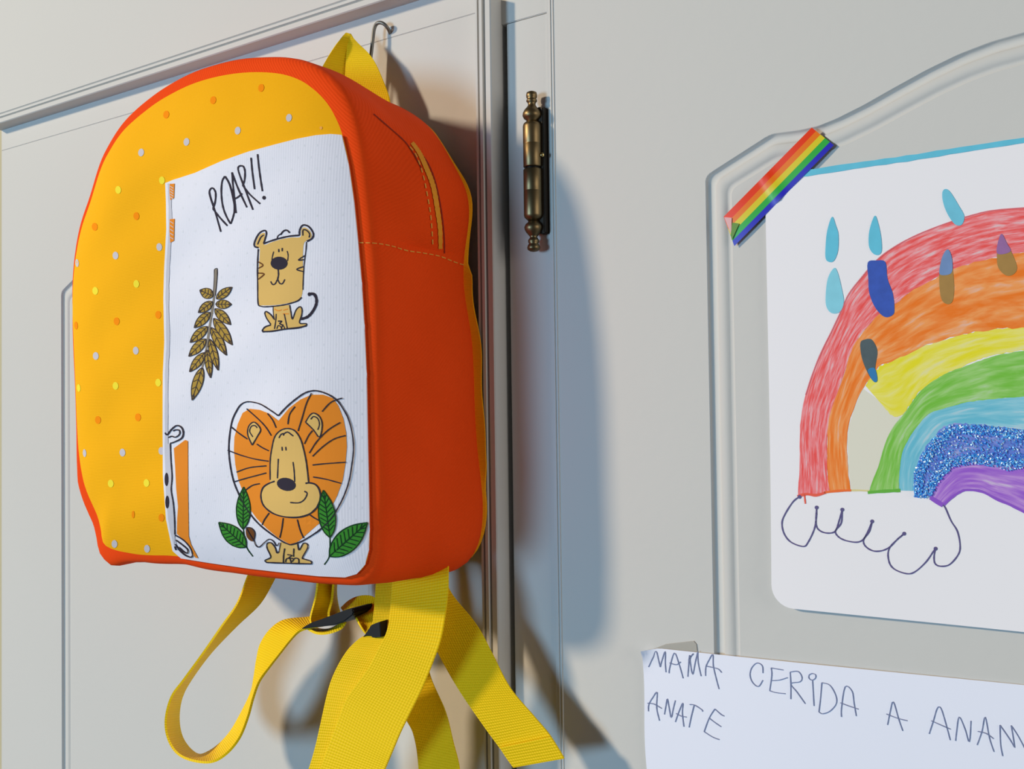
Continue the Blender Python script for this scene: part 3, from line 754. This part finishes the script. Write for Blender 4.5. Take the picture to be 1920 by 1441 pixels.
# carrying handle
ribbon('handle', [(650, 64, -.0185, 657, 63, -.0185), (652, 78, -.020, 670, 80, -.0175), (649.5, 113, -.0225, 699, 110, -.017), (648, 155, -.025, 722, 160, -.0175), (649, 185, -.026, 731, 190, -.018), (652, 225, -.026, 731, 225, -.018)], 'yellow webbing grab handle hung on the hook')
ribbon('handle', [(649, 63, -.0185, 657, 64, -.0185), (635, 77, -.026, 656, 80, -.019), (616, 105, -.031, 653, 112, -.020), (598, 137, -.034, 652, 150, -.021), (585, 165, -.034, 640, 185, -.022), (575, 195, -.032, 630, 210, -.022)], 'far side of the yellow grab handle')
# left loop from bag to slider
ribbon('strap', [(474, 1060, -.045, 524, 1064, -.030), (463, 1082, -.048, 513, 1088, -.030), (445, 1130, -.055, 487, 1131, -.036), (415, 1174, -.060, 444, 1172, -.044), (380, 1225, -.064, 396, 1222, -.046), (345, 1273, -.070, 359, 1272, -.048),
                 (322, 1305, -.073, 341, 1306, -.050), (311, 1345, -.075, 335, 1342, -.052), (314, 1380, -.076, 339, 1375, -.053), (330, 1409, -.077, 352, 1399, -.054), (357, 1424, -.078, 371, 1414, -.054), (395, 1428, -.077, 389, 1410, -.052), (424, 1413, -.075, 412, 1394, -.050),
                 (449, 1383, -.072, 434, 1369, -.049), (465, 1344, -.068, 455, 1332, -.049), (475, 1308, -.064, 471, 1298, -.048), (487, 1276, -.060, 477, 1270, -.050), (508, 1247, -.056, 482, 1236, -.050), (526, 1224, -.054, 489, 1207, -.048), (545, 1200, -.052, 506, 1181, -.046),
                 (562, 1183, -.052, 532, 1163, -.040), (582, 1176, -.050, 572, 1158, -.034), (606, 1172, -.048, 596, 1155, -.032)], 'yellow shoulder strap looping out to the left', n=6)
ribbon('strap', [(597, 1070, -.048, 628, 1072, -.034), (595, 1094, -.048, 624, 1097, -.032), (591, 1121, -.048, 622, 1121, -.034), (582, 1156, -.048, 616, 1152, -.034), (584, 1170, -.049, 622, 1162, -.036)], 'short yellow strap running into the left slider')
ribbon('strap', [(626, 1085, -.044, 632, 1085, -.026), (624, 1105, -.044, 630, 1100, -.024), (622, 1125, -.044, 631, 1122, -.024), (616, 1150, -.046, 636, 1146, -.026), (620, 1166, -.046, 641, 1156, -.028)], 'edge of the inner strap behind the left slider')
ribbon('strap', [(576, 1176, -.050, 586, 1170, -.032), (583, 1182, -.051, 590, 1176, -.033), (597, 1187, -.052, 605, 1180, -.034), (616, 1186, -.052, 622, 1178, -.034), (638, 1178, -.050, 638, 1168, -.032), (648, 1166, -.048, 646, 1156, -.030)], 'yellow webbing fold under the left slider')
ribbon('strap', [(646, 1150, -.044, 640, 1140, -.026), (664, 1154, -.046, 657, 1125, -.026), (675, 1172, -.050, 680, 1117, -.028), (686, 1188, -.050, 704, 1121, -.032), (696, 1192, -.050, 722, 1150, -.036), (712, 1193, -.050, 735, 1180, -.038)], 'inner strap arching between the two sliders')
# second slider, strap down from the bag to it, and the tape coming out of it
ribbon('strap', [(712, 1060, -.042, 775, 1056, -.032), (706, 1088, -.048, 770, 1084, -.038), (702, 1140, -.050, 766, 1138, -.042), (697, 1190, -.053, 762, 1190, -.046), (696, 1198, -.053, 762, 1198, -.046)], 'yellow strap dropping into the right slider')
ribbon('strap', [(697, 1190, -.052, 770, 1190, -.048), (678, 1195, -.055, 756, 1200, -.051), (661, 1209, -.057, 742, 1218, -.053), (647, 1226, -.059, 731, 1238, -.055), (634, 1248, -.060, 720, 1262, -.056), (622, 1275, -.061, 710, 1290, -.058), (613, 1307, -.063, 700, 1318, -.060), (603, 1352, -.065, 692, 1360, -.062), (592, 1400, -.066, 684, 1404, -.063), (580, 1441, -.067, 675, 1444, -.065), (560, 1500, -.068, 655, 1504, -.066), (548, 1560, -.068, 640, 1568, -.066)], 'wide yellow strap coming out of the right slider')
ribbon('strap', [(742, 1045, -.046, 843, 1022, -.032), (737, 1088, -.054, 841, 1066, -.041), (734, 1125, -.057, 840, 1110, -.046), (731, 1160, -.060, 834, 1160, -.051), (725, 1186, -.062, 826, 1200, -.055), (714, 1208, -.064, 813, 1237, -.058), (693, 1249, -.066, 793, 1287, -.061), (668, 1284, -.068, 771, 1332, -.064), (649, 1312, -.069, 752, 1370, -.066), (634, 1352, -.070, 735, 1410, -.068), (616, 1400, -.071, 722, 1441, -.069), (600, 1445, -.072, 706, 1478, -.070), (585, 1500, -.072, 690, 1530, -.071), (575, 1560, -.072, 676, 1580, -.072)], 'front yellow shoulder strap hanging from the bag base')
# loop part behind and stitched tail
ribbon('strap', [(748, 1210, -.044, 800, 1195, -.036), (752, 1270, -.046, 806, 1262, -.037), (757, 1335, -.047, 835, 1332, -.038), (775, 1375, -.048, 850, 1390, -.039), (784, 1425, -.049, 862, 1441, -.040), (785, 1490, -.050, 862, 1500, -.041), (770, 1560, -.050, 850, 1575, -.042)], 'shaded back run of the yellow strap')
ribbon('strap_tail', [(770, 1060, -.040, 830, 1050, -.028), (785, 1120, -.042, 844, 1107, -.029), (802, 1178, -.043, 893, 1169, -.030), (818, 1217, -.043, 921, 1220, -.031), (859, 1290, -.042, 956, 1287, -.031), (905, 1357, -.040, 1000, 1340, -.030), (935, 1398, -.038, 1031, 1377, -.029), (963, 1437, -.036, 1058, 1421, -.028)], 'loose yellow strap tail hanging at the right')
ribbon('tail_hem', [(937, 1400, -.0396, 1033, 1380, -.0306), (950, 1420, -.0386, 1047, 1402, -.0300), (963, 1438, -.0378, 1058, 1421, -.0296)], 'folded stitched end of the strap tail')
def prism(name, px, Y, depth, m, parent, bev=0.0006):
    bm = bmesh.new()
    a = [bm.verts.new(at(u, v, Y)) for u, v in px]; f = bm.faces.new(a)
    r = bmesh.ops.extrude_face_region(bm, geom=[f])
    for g in r['geom']:
        if isinstance(g, bmesh.types.BMVert): g.co.y += depth
    bmesh.ops.recalc_face_normals(bm, faces=bm.faces)
    bmesh.ops.bevel(bm, geom=bm.edges[:], offset=bev, segments=2, affect='EDGES', clamp_overlap=True)
    me = bpy.data.meshes.new(name); bm.to_mesh(me); bm.free()
    return link(name, me, m, parent)
prism('slider', [(563, 1179), (575, 1171), (585, 1166), (600, 1161), (632, 1149), (652, 1141), (660, 1141), (663, 1147), (661, 1153), (645, 1165), (626, 1172), (607, 1174), (590, 1176)], -.0535, 0.022, BLACK, bag)['label'] = 'black plastic strap slider'
prism('slider', [(679, 1195), (684, 1189), (690, 1180), (696, 1171), (712, 1165), (714, 1194), (698, 1195), (694, 1191), (686, 1191)], -.0555, 0.016, BLACK, bag, 0.0003)['label'] = 'black plastic strap slider half hidden behind the straps'

# ------------------------------------------------------------------ hook
hk = empty('wall_hook', tuple(at(687, 156, -0.010)))
tag(hk, 'bent grey steel wire hook holding the backpack handle', 'hook')
tube('wire', [at(733, 66, 0.004), at(731, 61, -0.0005), at(727, 53, -0.0035), at(720.5, 45.5, -0.0055), at(713, 42.5, -0.0065), at(706, 45, -0.0070), at(701.5, 55, -0.0075), at(699, 75, -0.0080), at(695.5, 105, -0.0085), at(692, 135, -0.0090),
              at(687, 152, -0.0100), at(678, 156, -0.0120), at(668, 146, -0.0145), at(662, 122, -0.0170), at(658, 95, -0.0185), at(654.5, 71, -0.0188)], 0.00115, STEEL, hk)

# ================================================================== PAPERS
# rainbow drawing
drawing = empty('rainbow_drawing', (-0.006, -0.001, -0.098))
tag(drawing, "child's felt-pen rainbow with raindrops and cloud on white paper taped to the door", 'drawing')
def py(x, zz_):        # paper relief: hangs clear of the door near the bottom
    return -0.0016-0.0026*np.clip((0.02-zz_)/0.12, 0, 1)**2-0.0006*math.sin(x*30)
dx0, dx1 = -0.1535, 0.1435; ztL, zbL = 0.1122, -0.0982
corner = 0.0105; P = []
for k in range(9):
    a = math.pi+math.pi/2*k/8; P.append((dx0+corner+corner*math.cos(a), zbL+corner+corner*math.sin(a)))
for k in range(9):
    a = -math.pi/2+math.pi/2*k/8; P.append((dx1-corner+corner*math.cos(a), zbL+corner+corner*math.sin(a)))
P += [(dx1, ztL), (dx0, ztL)]
PD = []
for i in range(len(P)):
    a, b = np.array(P[i]), np.array(P[(i+1) % len(P)]); k = max(1, int(np.linalg.norm(b-a)/0.008))
    PD += [a+(b-a)*j/k for j in range(k)]
pts, tri = fill2d(PD, 0.008)
sheet = mesh('paper_sheet', [(p[0]+0.004*(0.1-p[1])*-0.12, py(p[0], p[1]), p[1]) for p in pts], tri, PAPER, drawing, True)
recalc(sheet)
def on_draw(u, v, off):
    Y = -0.002
    for _ in range(4):
        p = at(u, v, Y); Y = py(p[0], p[2])
    p = at(u, v, Y-off); return Vector(p)
on_draw_ref[0] = on_draw
def band(name, outer, inner, m, label, off=0.0002, n=60, rows=8, jag=0.0, closefrac=None):
    """a felt-pen band between two traced curves, mirrored beyond the frame; UV along/across"""
    off_w = off*0.35
    def world(C):
        Q = resample(np.array(catmull(C, 6)), n, False)
        W = [np.array(on_draw(p[0], p[1], off_w)) for p in Q]
        return W
    off *= 0.35
    A, B = world(outer), world(inner)
    xe = XM
    A = A+[np.array([2*xe-p[0], p[1], p[2]]) for p in A[::-1]]; B = B+[np.array([2*xe-p[0], p[1], p[2]]) for p in B[::-1]]
    V = []; UV = []; s = 0; prev = None; F = []; rnd = random.Random(len(name)+len(outer))
    for a, b in zip(A, B):
        c = (a+b)/2
        if prev is not None: s += np.linalg.norm(c-prev)
        prev = c
        for k in range(rows+1):
            t = k/rows
            if jag and k == rows: t += rnd.uniform(-jag, jag)
            if jag and k == 0: t += rnd.uniform(-jag, jag)
            p = a+(b-a)*t; V.append((p[0], py(p[0], p[2])-off, p[2])); UV.append((s*10, t))
    w = rows+1
    for i in range(len(A)-1):
        for k in range(rows): F.append((i*w+k, i*w+k+1, (i+1)*w+k+1, (i+1)*w+k))
    o = mesh(name, V, F, m, drawing, True, uvs=UV); o['label'] = label
    return o
XM = -0.0345
RO = [(1496, 930), (1499, 879), (1499, 824), (1502, 782), (1510.5, 740), (1524, 699), (1541, 657), (1560.5, 618), (1578, 580), (1592, 550), (1620, 514), (1642, 489), (1670, 467), (1711, 444), (1767, 421), (1823, 403), (1864, 394), (1925, 389)]
RI = [(1556, 922), (1551, 879), (1551, 824), (1555, 782), (1569, 740), (1583, 699), (1599, 652), (1619, 621), (1648, 590), (1678, 569), (1711, 545), (1753, 522), (1795, 503), (1850, 486), (1925, 471)]
OI = [(1595, 919), (1590, 879), (1588, 824), (1591, 796), (1602, 763), (1616, 732), (1635, 704), (1652, 684), (1674, 677), (1702, 663), (1744, 644), (1799, 629), (1855, 618), (1925, 613)]
YO = [(1622, 722), (1636, 703), (1652, 684), (1674, 677), (1702, 663), (1744, 644), (1799, 629), (1855, 618), (1925, 613)]
YI = [(1650, 754), (1676, 781), (1694, 775), (1713, 749), (1730, 729), (1757, 710), (1799, 690), (1855, 668), (1925, 655)]
GO = [(1628, 924), (1636, 901), (1647, 874), (1658, 835), (1674, 801), (1697, 773), (1713, 749), (1730, 729), (1771, 701), (1813, 685), (1863, 667), (1896, 661), (1925, 656)]
GI = [(1686, 919), (1686, 893), (1691, 851), (1702, 826), (1716, 804), (1741, 776), (1771, 765), (1813, 754), (1868, 747), (1925, 743)]
BI = [(1716, 920), (1718, 887), (1732, 854), (1752, 826), (1782, 804), (1841, 800), (1896, 806), (1925, 810)]
NO = [(1714, 932), (1714, 887), (1728, 852), (1748, 824), (1778, 796), (1841, 796), (1896, 803), (1925, 806)]
NI = [(1746, 932), (1758, 908), (1774, 888), (1787, 876), (1827, 869), (1868, 875), (1890, 882), (1925, 876)]
UO = [(1744, 931), (1757, 908), (1774, 887), (1787, 874), (1827, 867), (1868, 872), (1925, 874)]
UI = [(1768, 948), (1785, 932), (1800, 922), (1813, 918), (1841, 921), (1868, 935), (1896, 947), (1925, 962)]
MK = dict(red=marker('felt_red', (238, 84, 82), (242, 150, 156), su=9, sv=13, holes=0.5), orange=marker('felt_orange', (240, 122, 34), (244, 160, 92), su=5, sv=6), yellow=marker('felt_yellow', (232, 222, 40), (236, 228, 120), su=5, sv=5),
          green=marker('felt_green', (118, 192, 66), (156, 208, 118), su=5, sv=5), blue=marker('felt_light_blue', (104, 188, 212), (142, 204, 222), su=5, sv=5, holes=0.6), navy=marker('felt_mid_blue', (84, 118, 205), (120, 138, 215), su=5, sv=5),
          purple=marker('felt_purple', (152, 92, 208), (188, 142, 218), su=5, sv=6, holes=0.6), pale=mat('felt_pale_yellow', (224, 221, 205), rough=0.75), drop=marker('felt_sky_blue', (92, 190, 220), (126, 205, 226), su=8, sv=3),
          dark=mat('felt_overlap_blue', (48, 84, 180), rough=0.7, noise=0.25, nscale=260), slate=mat('felt_overlap_slate', (76, 92, 98), rough=0.7, noise=0.2, nscale=260), olive=mat('felt_overlap_olive', (166, 128, 66), rough=0.7, noise=0.12, nscale=260),
          mauve=mat('felt_overlap_mauve', (150, 104, 160), rough=0.7, noise=0.12, nscale=260), dusk=mat('felt_overlap_dusk', (112, 142, 190), rough=0.7, noise=0.15, nscale=260))
band('red_band', RO, RI, MK['red'], 'red felt-pen band of the rainbow', 0.00020, jag=0.012)
band('orange_band', RI, OI, MK['orange'], 'orange felt-pen band of the rainbow', 0.00026, jag=0.015)
pr = Print(on_draw); pr.poly([(1596, 919), (1591, 879), (1589, 824), (1592, 796), (1603, 763), (1618, 728), (1650, 752), (1676, 780), (1692, 776), (1674, 802), (1658, 836), (1647, 874), (1636, 902), (1629, 919)], MK['pale'], 0.00012, smooth=False)
pr.stroke([(1595, 919), (1612, 919), (1630, 920)], mat('felt_pale_line', (222, 208, 150), rough=.7), 3.5, 0.0003); pr.done('pale_band', drawing, 'very pale yellow base of the rainbow')
band('yellow_band', YO, YI, MK['yellow'], 'yellow felt-pen band of the rainbow', 0.00022, jag=0.03)
band('green_band', GO, GI, MK['green'], 'green felt-pen band of the rainbow', 0.00030, jag=0.01)
band('light_blue_band', GI, BI, MK['blue'], 'light blue felt-pen band of the rainbow', 0.00024, jag=0.01)
band('blue_band', NO, NI, MK['navy'], 'blue band under the glitter', 0.00034, jag=0.03)
band('purple_band', UO, UI, MK['purple'], 'purple innermost band of the rainbow', 0.00038, jag=0.01)
pr = Print(on_draw)
RED2 = mat('felt_red_edge', (234, 92, 70), rough=.7); OR2 = mat('felt_orange_edge', (240, 110, 40), rough=.7); GR2 = mat('felt_green_edge', (98, 178, 56), rough=.7); PU2 = mat('felt_purple_edge', (140, 82, 200), rough=.7)
pr.stroke([(1495, 930), (1512, 926), (1530, 928), (1548, 923)], RED2, 5, 0.0005); pr.stroke([(1508, 926), (1510, 944)], RED2, 3, 0.0005); pr.stroke([(1545, 923), (1570, 920), (1596, 919)], OR2, 4.5, 0.0005)
pr.stroke([(1627, 923), (1650, 921), (1688, 919)], GR2, 6, 0.0005); pr.stroke(UI, PU2, 5, 0.0005); pr.stroke([(1744, 932), (1768, 947)], PU2, 8, 0.0005); pr.stroke(RO[4:], mat('felt_red_rim', (222, 110, 120), rough=.7), 2.0, 0.0005)
pr.done('band_edges', drawing, 'darker felt-pen edges of the rainbow bands')
# glitter specks: real flakes, each facing its own way
GL = [mat('glitter_flake', (74, 178, 250), rough=0.25, spec=0.9, coat=0.5), mat('glitter_flake_deep', (30, 128, 232), rough=0.25, spec=0.9, coat=0.5), mat('glitter_flake_bright', (205, 240, 255), rough=0.2, spec=1.0, coat=0.6)]
poly = np.array([on_draw(u, v, 0)[:] for u, v in NO+NI[::-1]])[:, [0, 2]]
gz = random.Random(9); GVv = []; GFf = []; GI_ = []; cnt = 0
lo, hi = poly.min(0), poly.max(0)
NOw = np.array([on_draw(u, v, 0)[:] for u, v in catmull(NO, 5)])[:, [0, 2]]; NIw = np.array([on_draw(u, v, 0)[:] for u, v in catmull(NI, 5)])[:, [0, 2]]
cand = np.array([[gz.uniform(lo[0], hi[0]), gz.uniform(lo[1], hi[1])] for _ in range(9000)])
cand = cand[inside(poly, cand)]
for q in cand:
    d = min(np.min(np.linalg.norm(NOw-q, axis=1)), np.min(np.linalg.norm(NIw-q, axis=1)))
    if gz.random() > (0.85 if d < 0.0042 else 0.25): continue
    for sg in (0, 1):
        cx = q[0] if sg == 0 else 2*XM-q[0]
        r = gz.uniform(0.00018, 0.00042); a0 = gz.uniform(0, 6.28)
        nv = Vector((gz.gauss(0, 0.35), -1, gz.gauss(0, 0.35))).normalized(); e1 = nv.cross(Vector((0, 0, 1))).normalized(); e2 = nv.cross(e1)
        c = Vector((cx, py(cx, q[1])-0.0008, q[1])); b = len(GVv)
        for k in range(5):
            t = a0+k*2*math.pi/5; GVv.append(c+(e1*math.cos(t)+e2*math.sin(t))*r)
        GFf.append((b, b+1, b+2, b+3, b+4)); GI_.append(gz.choice([0, 0, 0, 1, 1, 2]))
g = mesh('glitter', GVv, GFf, GL, drawing, False, idx=GI_); g['kind'] = 'stuff'; g['label'] = 'blue glitter sprinkled on the rainbow'
# raindrops
def drop(P, m, label=None, extra=None):
    pr = Print(on_draw); pr.poly(P, m, 0.0006, step=6)
    if extra: pr.poly(extra[0], extra[1], 0.0008, step=6)
    pr.done('raindrop', drawing, label)
DR = mat('felt_drop_blue', (96, 192, 220), rough=.7, noise=0.12, nscale=150)
drop([(1560, 406), (1567, 422), (1572, 440), (1571, 470), (1564, 488), (1555, 491), (1548, 484), (1548, 460), (1551, 432)], DR)
drop([(1640, 404), (1647, 420), (1652, 445), (1653, 470), (1646, 478), (1636, 474), (1629, 460), (1630, 432)], DR)
drop([(1564, 502), (1571, 512), (1578, 540), (1582, 566), (1575, 584), (1560, 587), (1550, 576), (1548, 556), (1552, 522)], mat('felt_drop_pale', (134, 208, 228), rough=.7, noise=0.12, nscale=150))
drop([(1773, 354), (1782, 360), (1797, 384), (1808, 405), (1803, 421), (1790, 420), (1776, 400), (1768, 378), (1767, 360)], mat('felt_drop_mid', (112, 196, 222), rough=.7, noise=0.15, nscale=150))
drop([(1627, 492), (1642, 488), (1660, 491), (1664, 522), (1674, 550), (1677, 578), (1674, 590), (1659, 594), (1642, 578), (1630, 550), (1628, 522)], MK['dark'], 'deep blue raindrop over the red band')
drop([(1613, 643), (1622, 636), (1634, 636), (1643, 650), (1645, 664), (1641, 690), (1644, 713), (1638, 715), (1627, 699), (1616, 671)], MK['slate'], 'dark slate raindrop over the orange band', ([(1627, 694), (1640, 690), (1645, 712), (1638, 715)], mat('felt_drop_tail', (40, 122, 180), rough=.7)))
drop([(1777, 467), (1784, 480), (1787, 510), (1789, 540), (1786, 564), (1776, 570), (1765, 560), (1761, 530), (1762, 500), (1768, 478)], MK['olive'], 'two-tone raindrop across red and orange bands', ([(1777, 467), (1784, 480), (1786, 504), (1780, 514), (1762, 514), (1763, 496), (1768, 478)], MK['dusk']))
drop([(1878, 438), (1888, 456), (1900, 480), (1907, 502), (1900, 514), (1886, 516), (1872, 502), (1869, 480), (1871, 454)], MK['olive'], 'mauve and olive raindrop at the right', ([(1878, 438), (1888, 456), (1895, 470), (1882, 476), (1869, 474), (1871, 454)], MK['mauve']))
# cloud outline
CI = mat('cloud_ink', (86, 76, 128), rough=.6)
pr = Print(on_draw)
for S in ([(1500, 930), (1487, 940), (1472, 963), (1466, 980), (1470, 1000), (1483, 1016), (1506, 1024), (1515, 1016), (1526, 993), (1530, 973), (1531, 951)], [(1531, 951), (1530, 983), (1538, 995), (1553, 999), (1566, 995), (1573, 976), (1579, 955)],
          [(1579, 955), (1577, 980), (1566, 995), (1572, 1006), (1586, 1013), (1606, 1016), (1618, 1011), (1627, 996), (1635, 977)], [(1635, 977), (1630, 996), (1619, 1011), (1622, 1023), (1636, 1032), (1653, 1032), (1668, 1025), (1683, 1010), (1695, 1000)],
          [(1695, 1000), (1668, 1026), (1666, 1050), (1676, 1066), (1700, 1075), (1716, 1071), (1736, 1053), (1750, 1033), (1754, 1028)], [(1754, 1028), (1751, 1043), (1753, 1056), (1763, 1061), (1780, 1058), (1796, 1040), (1800, 1023), (1795, 996), (1783, 976), (1773, 953), (1768, 946)]):
    pr.stroke(S, CI, 2.7, 0.0006)
for c in ((1531, 951), (1579, 955), (1635, 977), (1695, 1000), (1754, 1028), (1499, 931)): pr.ell(c, 3.6, 3.6, CI, 0.0007)
pr.done('cloud_outline', drawing, 'purple ink scalloped cloud outline')
pr = Print(on_draw); pr.stroke([(1500, 326.5), (1600, 311), (1700, 297), (1800, 281), (1925, 262)], DR, 11, 0.0006); pr.done('sky_line', drawing, 'light blue felt-pen line along the top edge')

# rainbow tape
tape = empty('rainbow_tape', tuple(at(1377, 461, -0.003)))
tag(tape, 'glossy rainbow-striped sticky tape holding the corner of the rainbow drawing', 'tape')
TP = [(235, 60, 18), (238, 122, 22), (222, 205, 40), (50, 176, 70), (44, 42, 190)]
E0, E1 = np.array((1522.0, 239.0)), np.array((1563.5, 272.0)); L0, L1 = np.array((1357.0, 406.0)), np.array((1377.0, 461.0))
cuts = [0, .2, .4, .6, .82, 1.0]; cutsL = [0, .24, .42, .62, .82, 1.0]
for k, c in enumerate(TP):
    m = mat('tape_%s' % ('red', 'orange', 'yellow', 'green', 'blue')[k], c, rough=0.22, spec=0.6, coat=0.6)
    V = []; F = []; N = 24
    for i in range(N+1):
        s = i/N
        for a, b in ((cuts[k], cutsL[k]), (cuts[k+1], cutsL[k+1])):
            e = E0+(E1-E0)*a; l = L0+(L1-L0)*b; p = e+(l-e)*s
            Y = -0.0024-0.0002*math.sin(s*math.pi*3)-0.0008*math.exp(-((s-0.53)/0.025)**2)
            V.append(at(p[0], p[1], Y))
    for i in range(N): F.append((2*i, 2*i+1, 2*i+3, 2*i+2))
    o = mesh('stripe', V, F, m, tape, True); md = o.modifiers.new('t', 'SOLIDIFY'); md.thickness = 0.0002; md.offset = 0; es = o.modifiers.new('sharp_edges', 'EDGE_SPLIT'); es.split_angle = 0.8
    o['label'] = '%s stripe' % ('red', 'orange', 'yellow', 'green', 'blue')[k]
pr = Print(lambda u, v, off: Vector(at(u, v, -0.0031-off)))
pr.poly([(1358, 407), (1372, 408), (1371, 440)], mat('tape_pink_fold', (226, 172, 172), rough=.3), 0, smooth=False); pr.poly([(1373, 417), (1386, 419), (1372, 450), (1370, 440)], mat('tape_green_fold', (96, 140, 30), rough=.3), 0.0001, smooth=False)
pr.done('folded_end', tape, 'folded translucent end of the tape')

# handwritten note
note = empty('handwritten_note', tuple(at(1560, 1441, 0)))
tag(note, 'white paper note with blue pen capitals MAMA CERIDA taped under the drawing', 'note')
TL, TR, BL = np.array([1204, 1211.]), np.array([1925, 1283.5]), np.array([1197, 1441.])
wTL, wTR, wBL = at(*TL, -.001), at(*TR, -.001), at(*BL, -.001)
ex = (wTR-wTL)[[0, 2]]; ex /= np.linalg.norm(ex); ez = np.array([ex[1], -ex[0]])
NV = []; NF = []; nx, nz = 60, 44
def ny(a, b):  # a,b metres from the top-left corner
    y = -0.0016-0.0006*math.sin(a*22)-0.0004*math.sin(b*45+a*8)
    y -= 0.0045*max(0, 1-(a+b)/0.012)**2
    return y
for j in range(nz+1):
    for i in range(nx+1):
        a, b = (i/nx)**1.4*0.297, j/nz*0.21
        p = wTL[[0, 2]]+ex*a+ez*b
        wob = 0.0006*math.sin(b*90)*max(0, 1-a*40)
        NV.append((p[0]+wob+0.006*max(0, 1-(a+b)/0.010)*0.25, ny(a, b), p[1]-0.0015*max(0, 1-(a+b)/0.010)))
for j in range(nz):
    for i in range(nx): k = j*(nx+1)+i; NF.append((k, k+1, k+nx+2, k+nx+1))
sh = recalc(mesh('paper_sheet', NV, NF, NOTEP, note, True))
NB = BVHTree.FromPolygons([Vector(v) for v in NV], NF)
on_note = lambda u, v, off: hit(NB, u, v, off, -0.002)
pr = Print(on_note); pr.T = (1160, 1160, 5.127)
W = 1.7
for S in ([(287, 460), (330, 370), (360, 308), (385, 400), (400, 460)], [(400, 460), (415, 400), (447, 310), (448, 420), (455, 510)], [(485, 520), (490, 470), (535, 325), (580, 430), (620, 568)], [(490, 420), (555, 437), (597, 410)],
          [(665, 553), (670, 480), (682, 345), (690, 430), (712, 530), (735, 420), (760, 312)], [(760, 312), (765, 420), (793, 548)], [(672, 395), (690, 365), (720, 332), (700, 350), (680, 400)], [(835, 545), (838, 460), (870, 390), (905, 340), (910, 450), (940, 580), (965, 672)], [(838, 450), (910, 465), (960, 480), (990, 513)],
          [(287, 885), (290, 820), (330, 750), (370, 703), (365, 850), (393, 975)], [(278, 808), (340, 815), (415, 858)], [(440, 915), (455, 830), (468, 765), (485, 850), (505, 945), (525, 860), (545, 780)], [(545, 988), (575, 900), (617, 805), (612, 900), (627, 1033)], [(553, 905), (600, 930), (653, 940)],
          [(682, 820), (730, 825), (800, 870), (805, 888)], [(725, 828), (695, 950), (677, 1040)], [(1015, 930), (985, 915), (925, 862)], [(925, 862), (870, 950), (822, 1080)], [(822, 1080), (900, 1130), (968, 1157)], [(870, 950), (930, 995), (985, 1033)]):
    pr.stroke(S, PEN, W, 0.0004, n=4)
pr.T = (1160, 1180, 2.526)
for S in ([(683, 205), (680, 170), (655, 157), (630, 180), (622, 215), (635, 250), (662, 268), (683, 238)], [(780, 190), (750, 185), (722, 180)], [(722, 180), (725, 215), (715, 288)], [(715, 288), (745, 297), (790, 302)], [(720, 240), (760, 238), (800, 226)],
          [(815, 328), (815, 260), (812, 200)], [(812, 200), (850, 197), (868, 225), (858, 246), (815, 255), (845, 295), (884, 350)], [(925, 360), (921, 290), (918, 240)], [(917, 206), (902, 214), (902, 230), (917, 238), (932, 228), (932, 212), (917, 206)],
          [(962, 250), (955, 330), (948, 388)], [(962, 250), (1000, 262), (1028, 310), (1030, 350), (1000, 385), (965, 397), (948, 388)], [(1055, 412), (1055, 370), (1072, 270), (1105, 290), (1115, 350), (1125, 408)], [(1050, 345), (1090, 360), (1135, 375)],
          [(1273, 450), (1285, 390), (1300, 340), (1325, 420), (1345, 478)], [(1268, 398), (1320, 418), (1367, 430)], [(1470, 492), (1490, 430), (1508, 372), (1525, 370), (1545, 430), (1570, 522)], [(1480, 430), (1530, 452), (1572, 470)],
          [(1595, 525), (1600, 480), (1612, 412), (1640, 470), (1660, 530), (1668, 430)], [(1697, 545), (1720, 480), (1735, 412), (1755, 510), (1777, 577)], [(1700, 480), (1740, 490), (1775, 515)], [(1818, 597), (1808, 540), (1805, 450)], [(1805, 450), (1850, 515), (1875, 557)], [(1875, 557), (1868, 510), (1858, 452)], [(1858, 452), (1890, 500), (1925, 565)]):
    pr.stroke(S, PEN, W, 0.0004, n=4)
pr.done('handwriting', note, "child's wobbly blue pen capitals")

# clear sticky tape scraps
CT = mat('clear_tape_film', (196, 188, 174), rough=0.25, spec=0.5, alpha=0.55)
def scrap(px, label, Y=-0.0012):
    c = np.mean([at(u, v, Y) for u, v in px], 0)
    bm = bmesh.new(); f = bm.faces.new([bm.verts.new(at(u, v, Y)) for u, v in px])
    r = bmesh.ops.extrude_face_region(bm, geom=[f])
    for g_ in r['geom']:
        if isinstance(g_, bmesh.types.BMVert): g_.co.y += 0.0003
    bmesh.ops.recalc_face_normals(bm, faces=bm.faces)
    me = bpy.data.meshes.new('clear_tape'); bm.to_mesh(me); bm.free()
    o = link('clear_tape', me, CT); tag(o, label, 'tape')
scrap([(1225, 1216), (1248, 1207), (1275, 1204), (1300, 1201), (1305, 1207), (1307, 1222), (1262, 1222), (1225, 1224)], 'scrap of clear sticky tape along the top of the handwritten note')
scrap([(1518, 1128), (1545, 1130), (1534, 1144), (1529, 1142)], 'tiny scrap of clear tape poking out under the rainbow drawing')
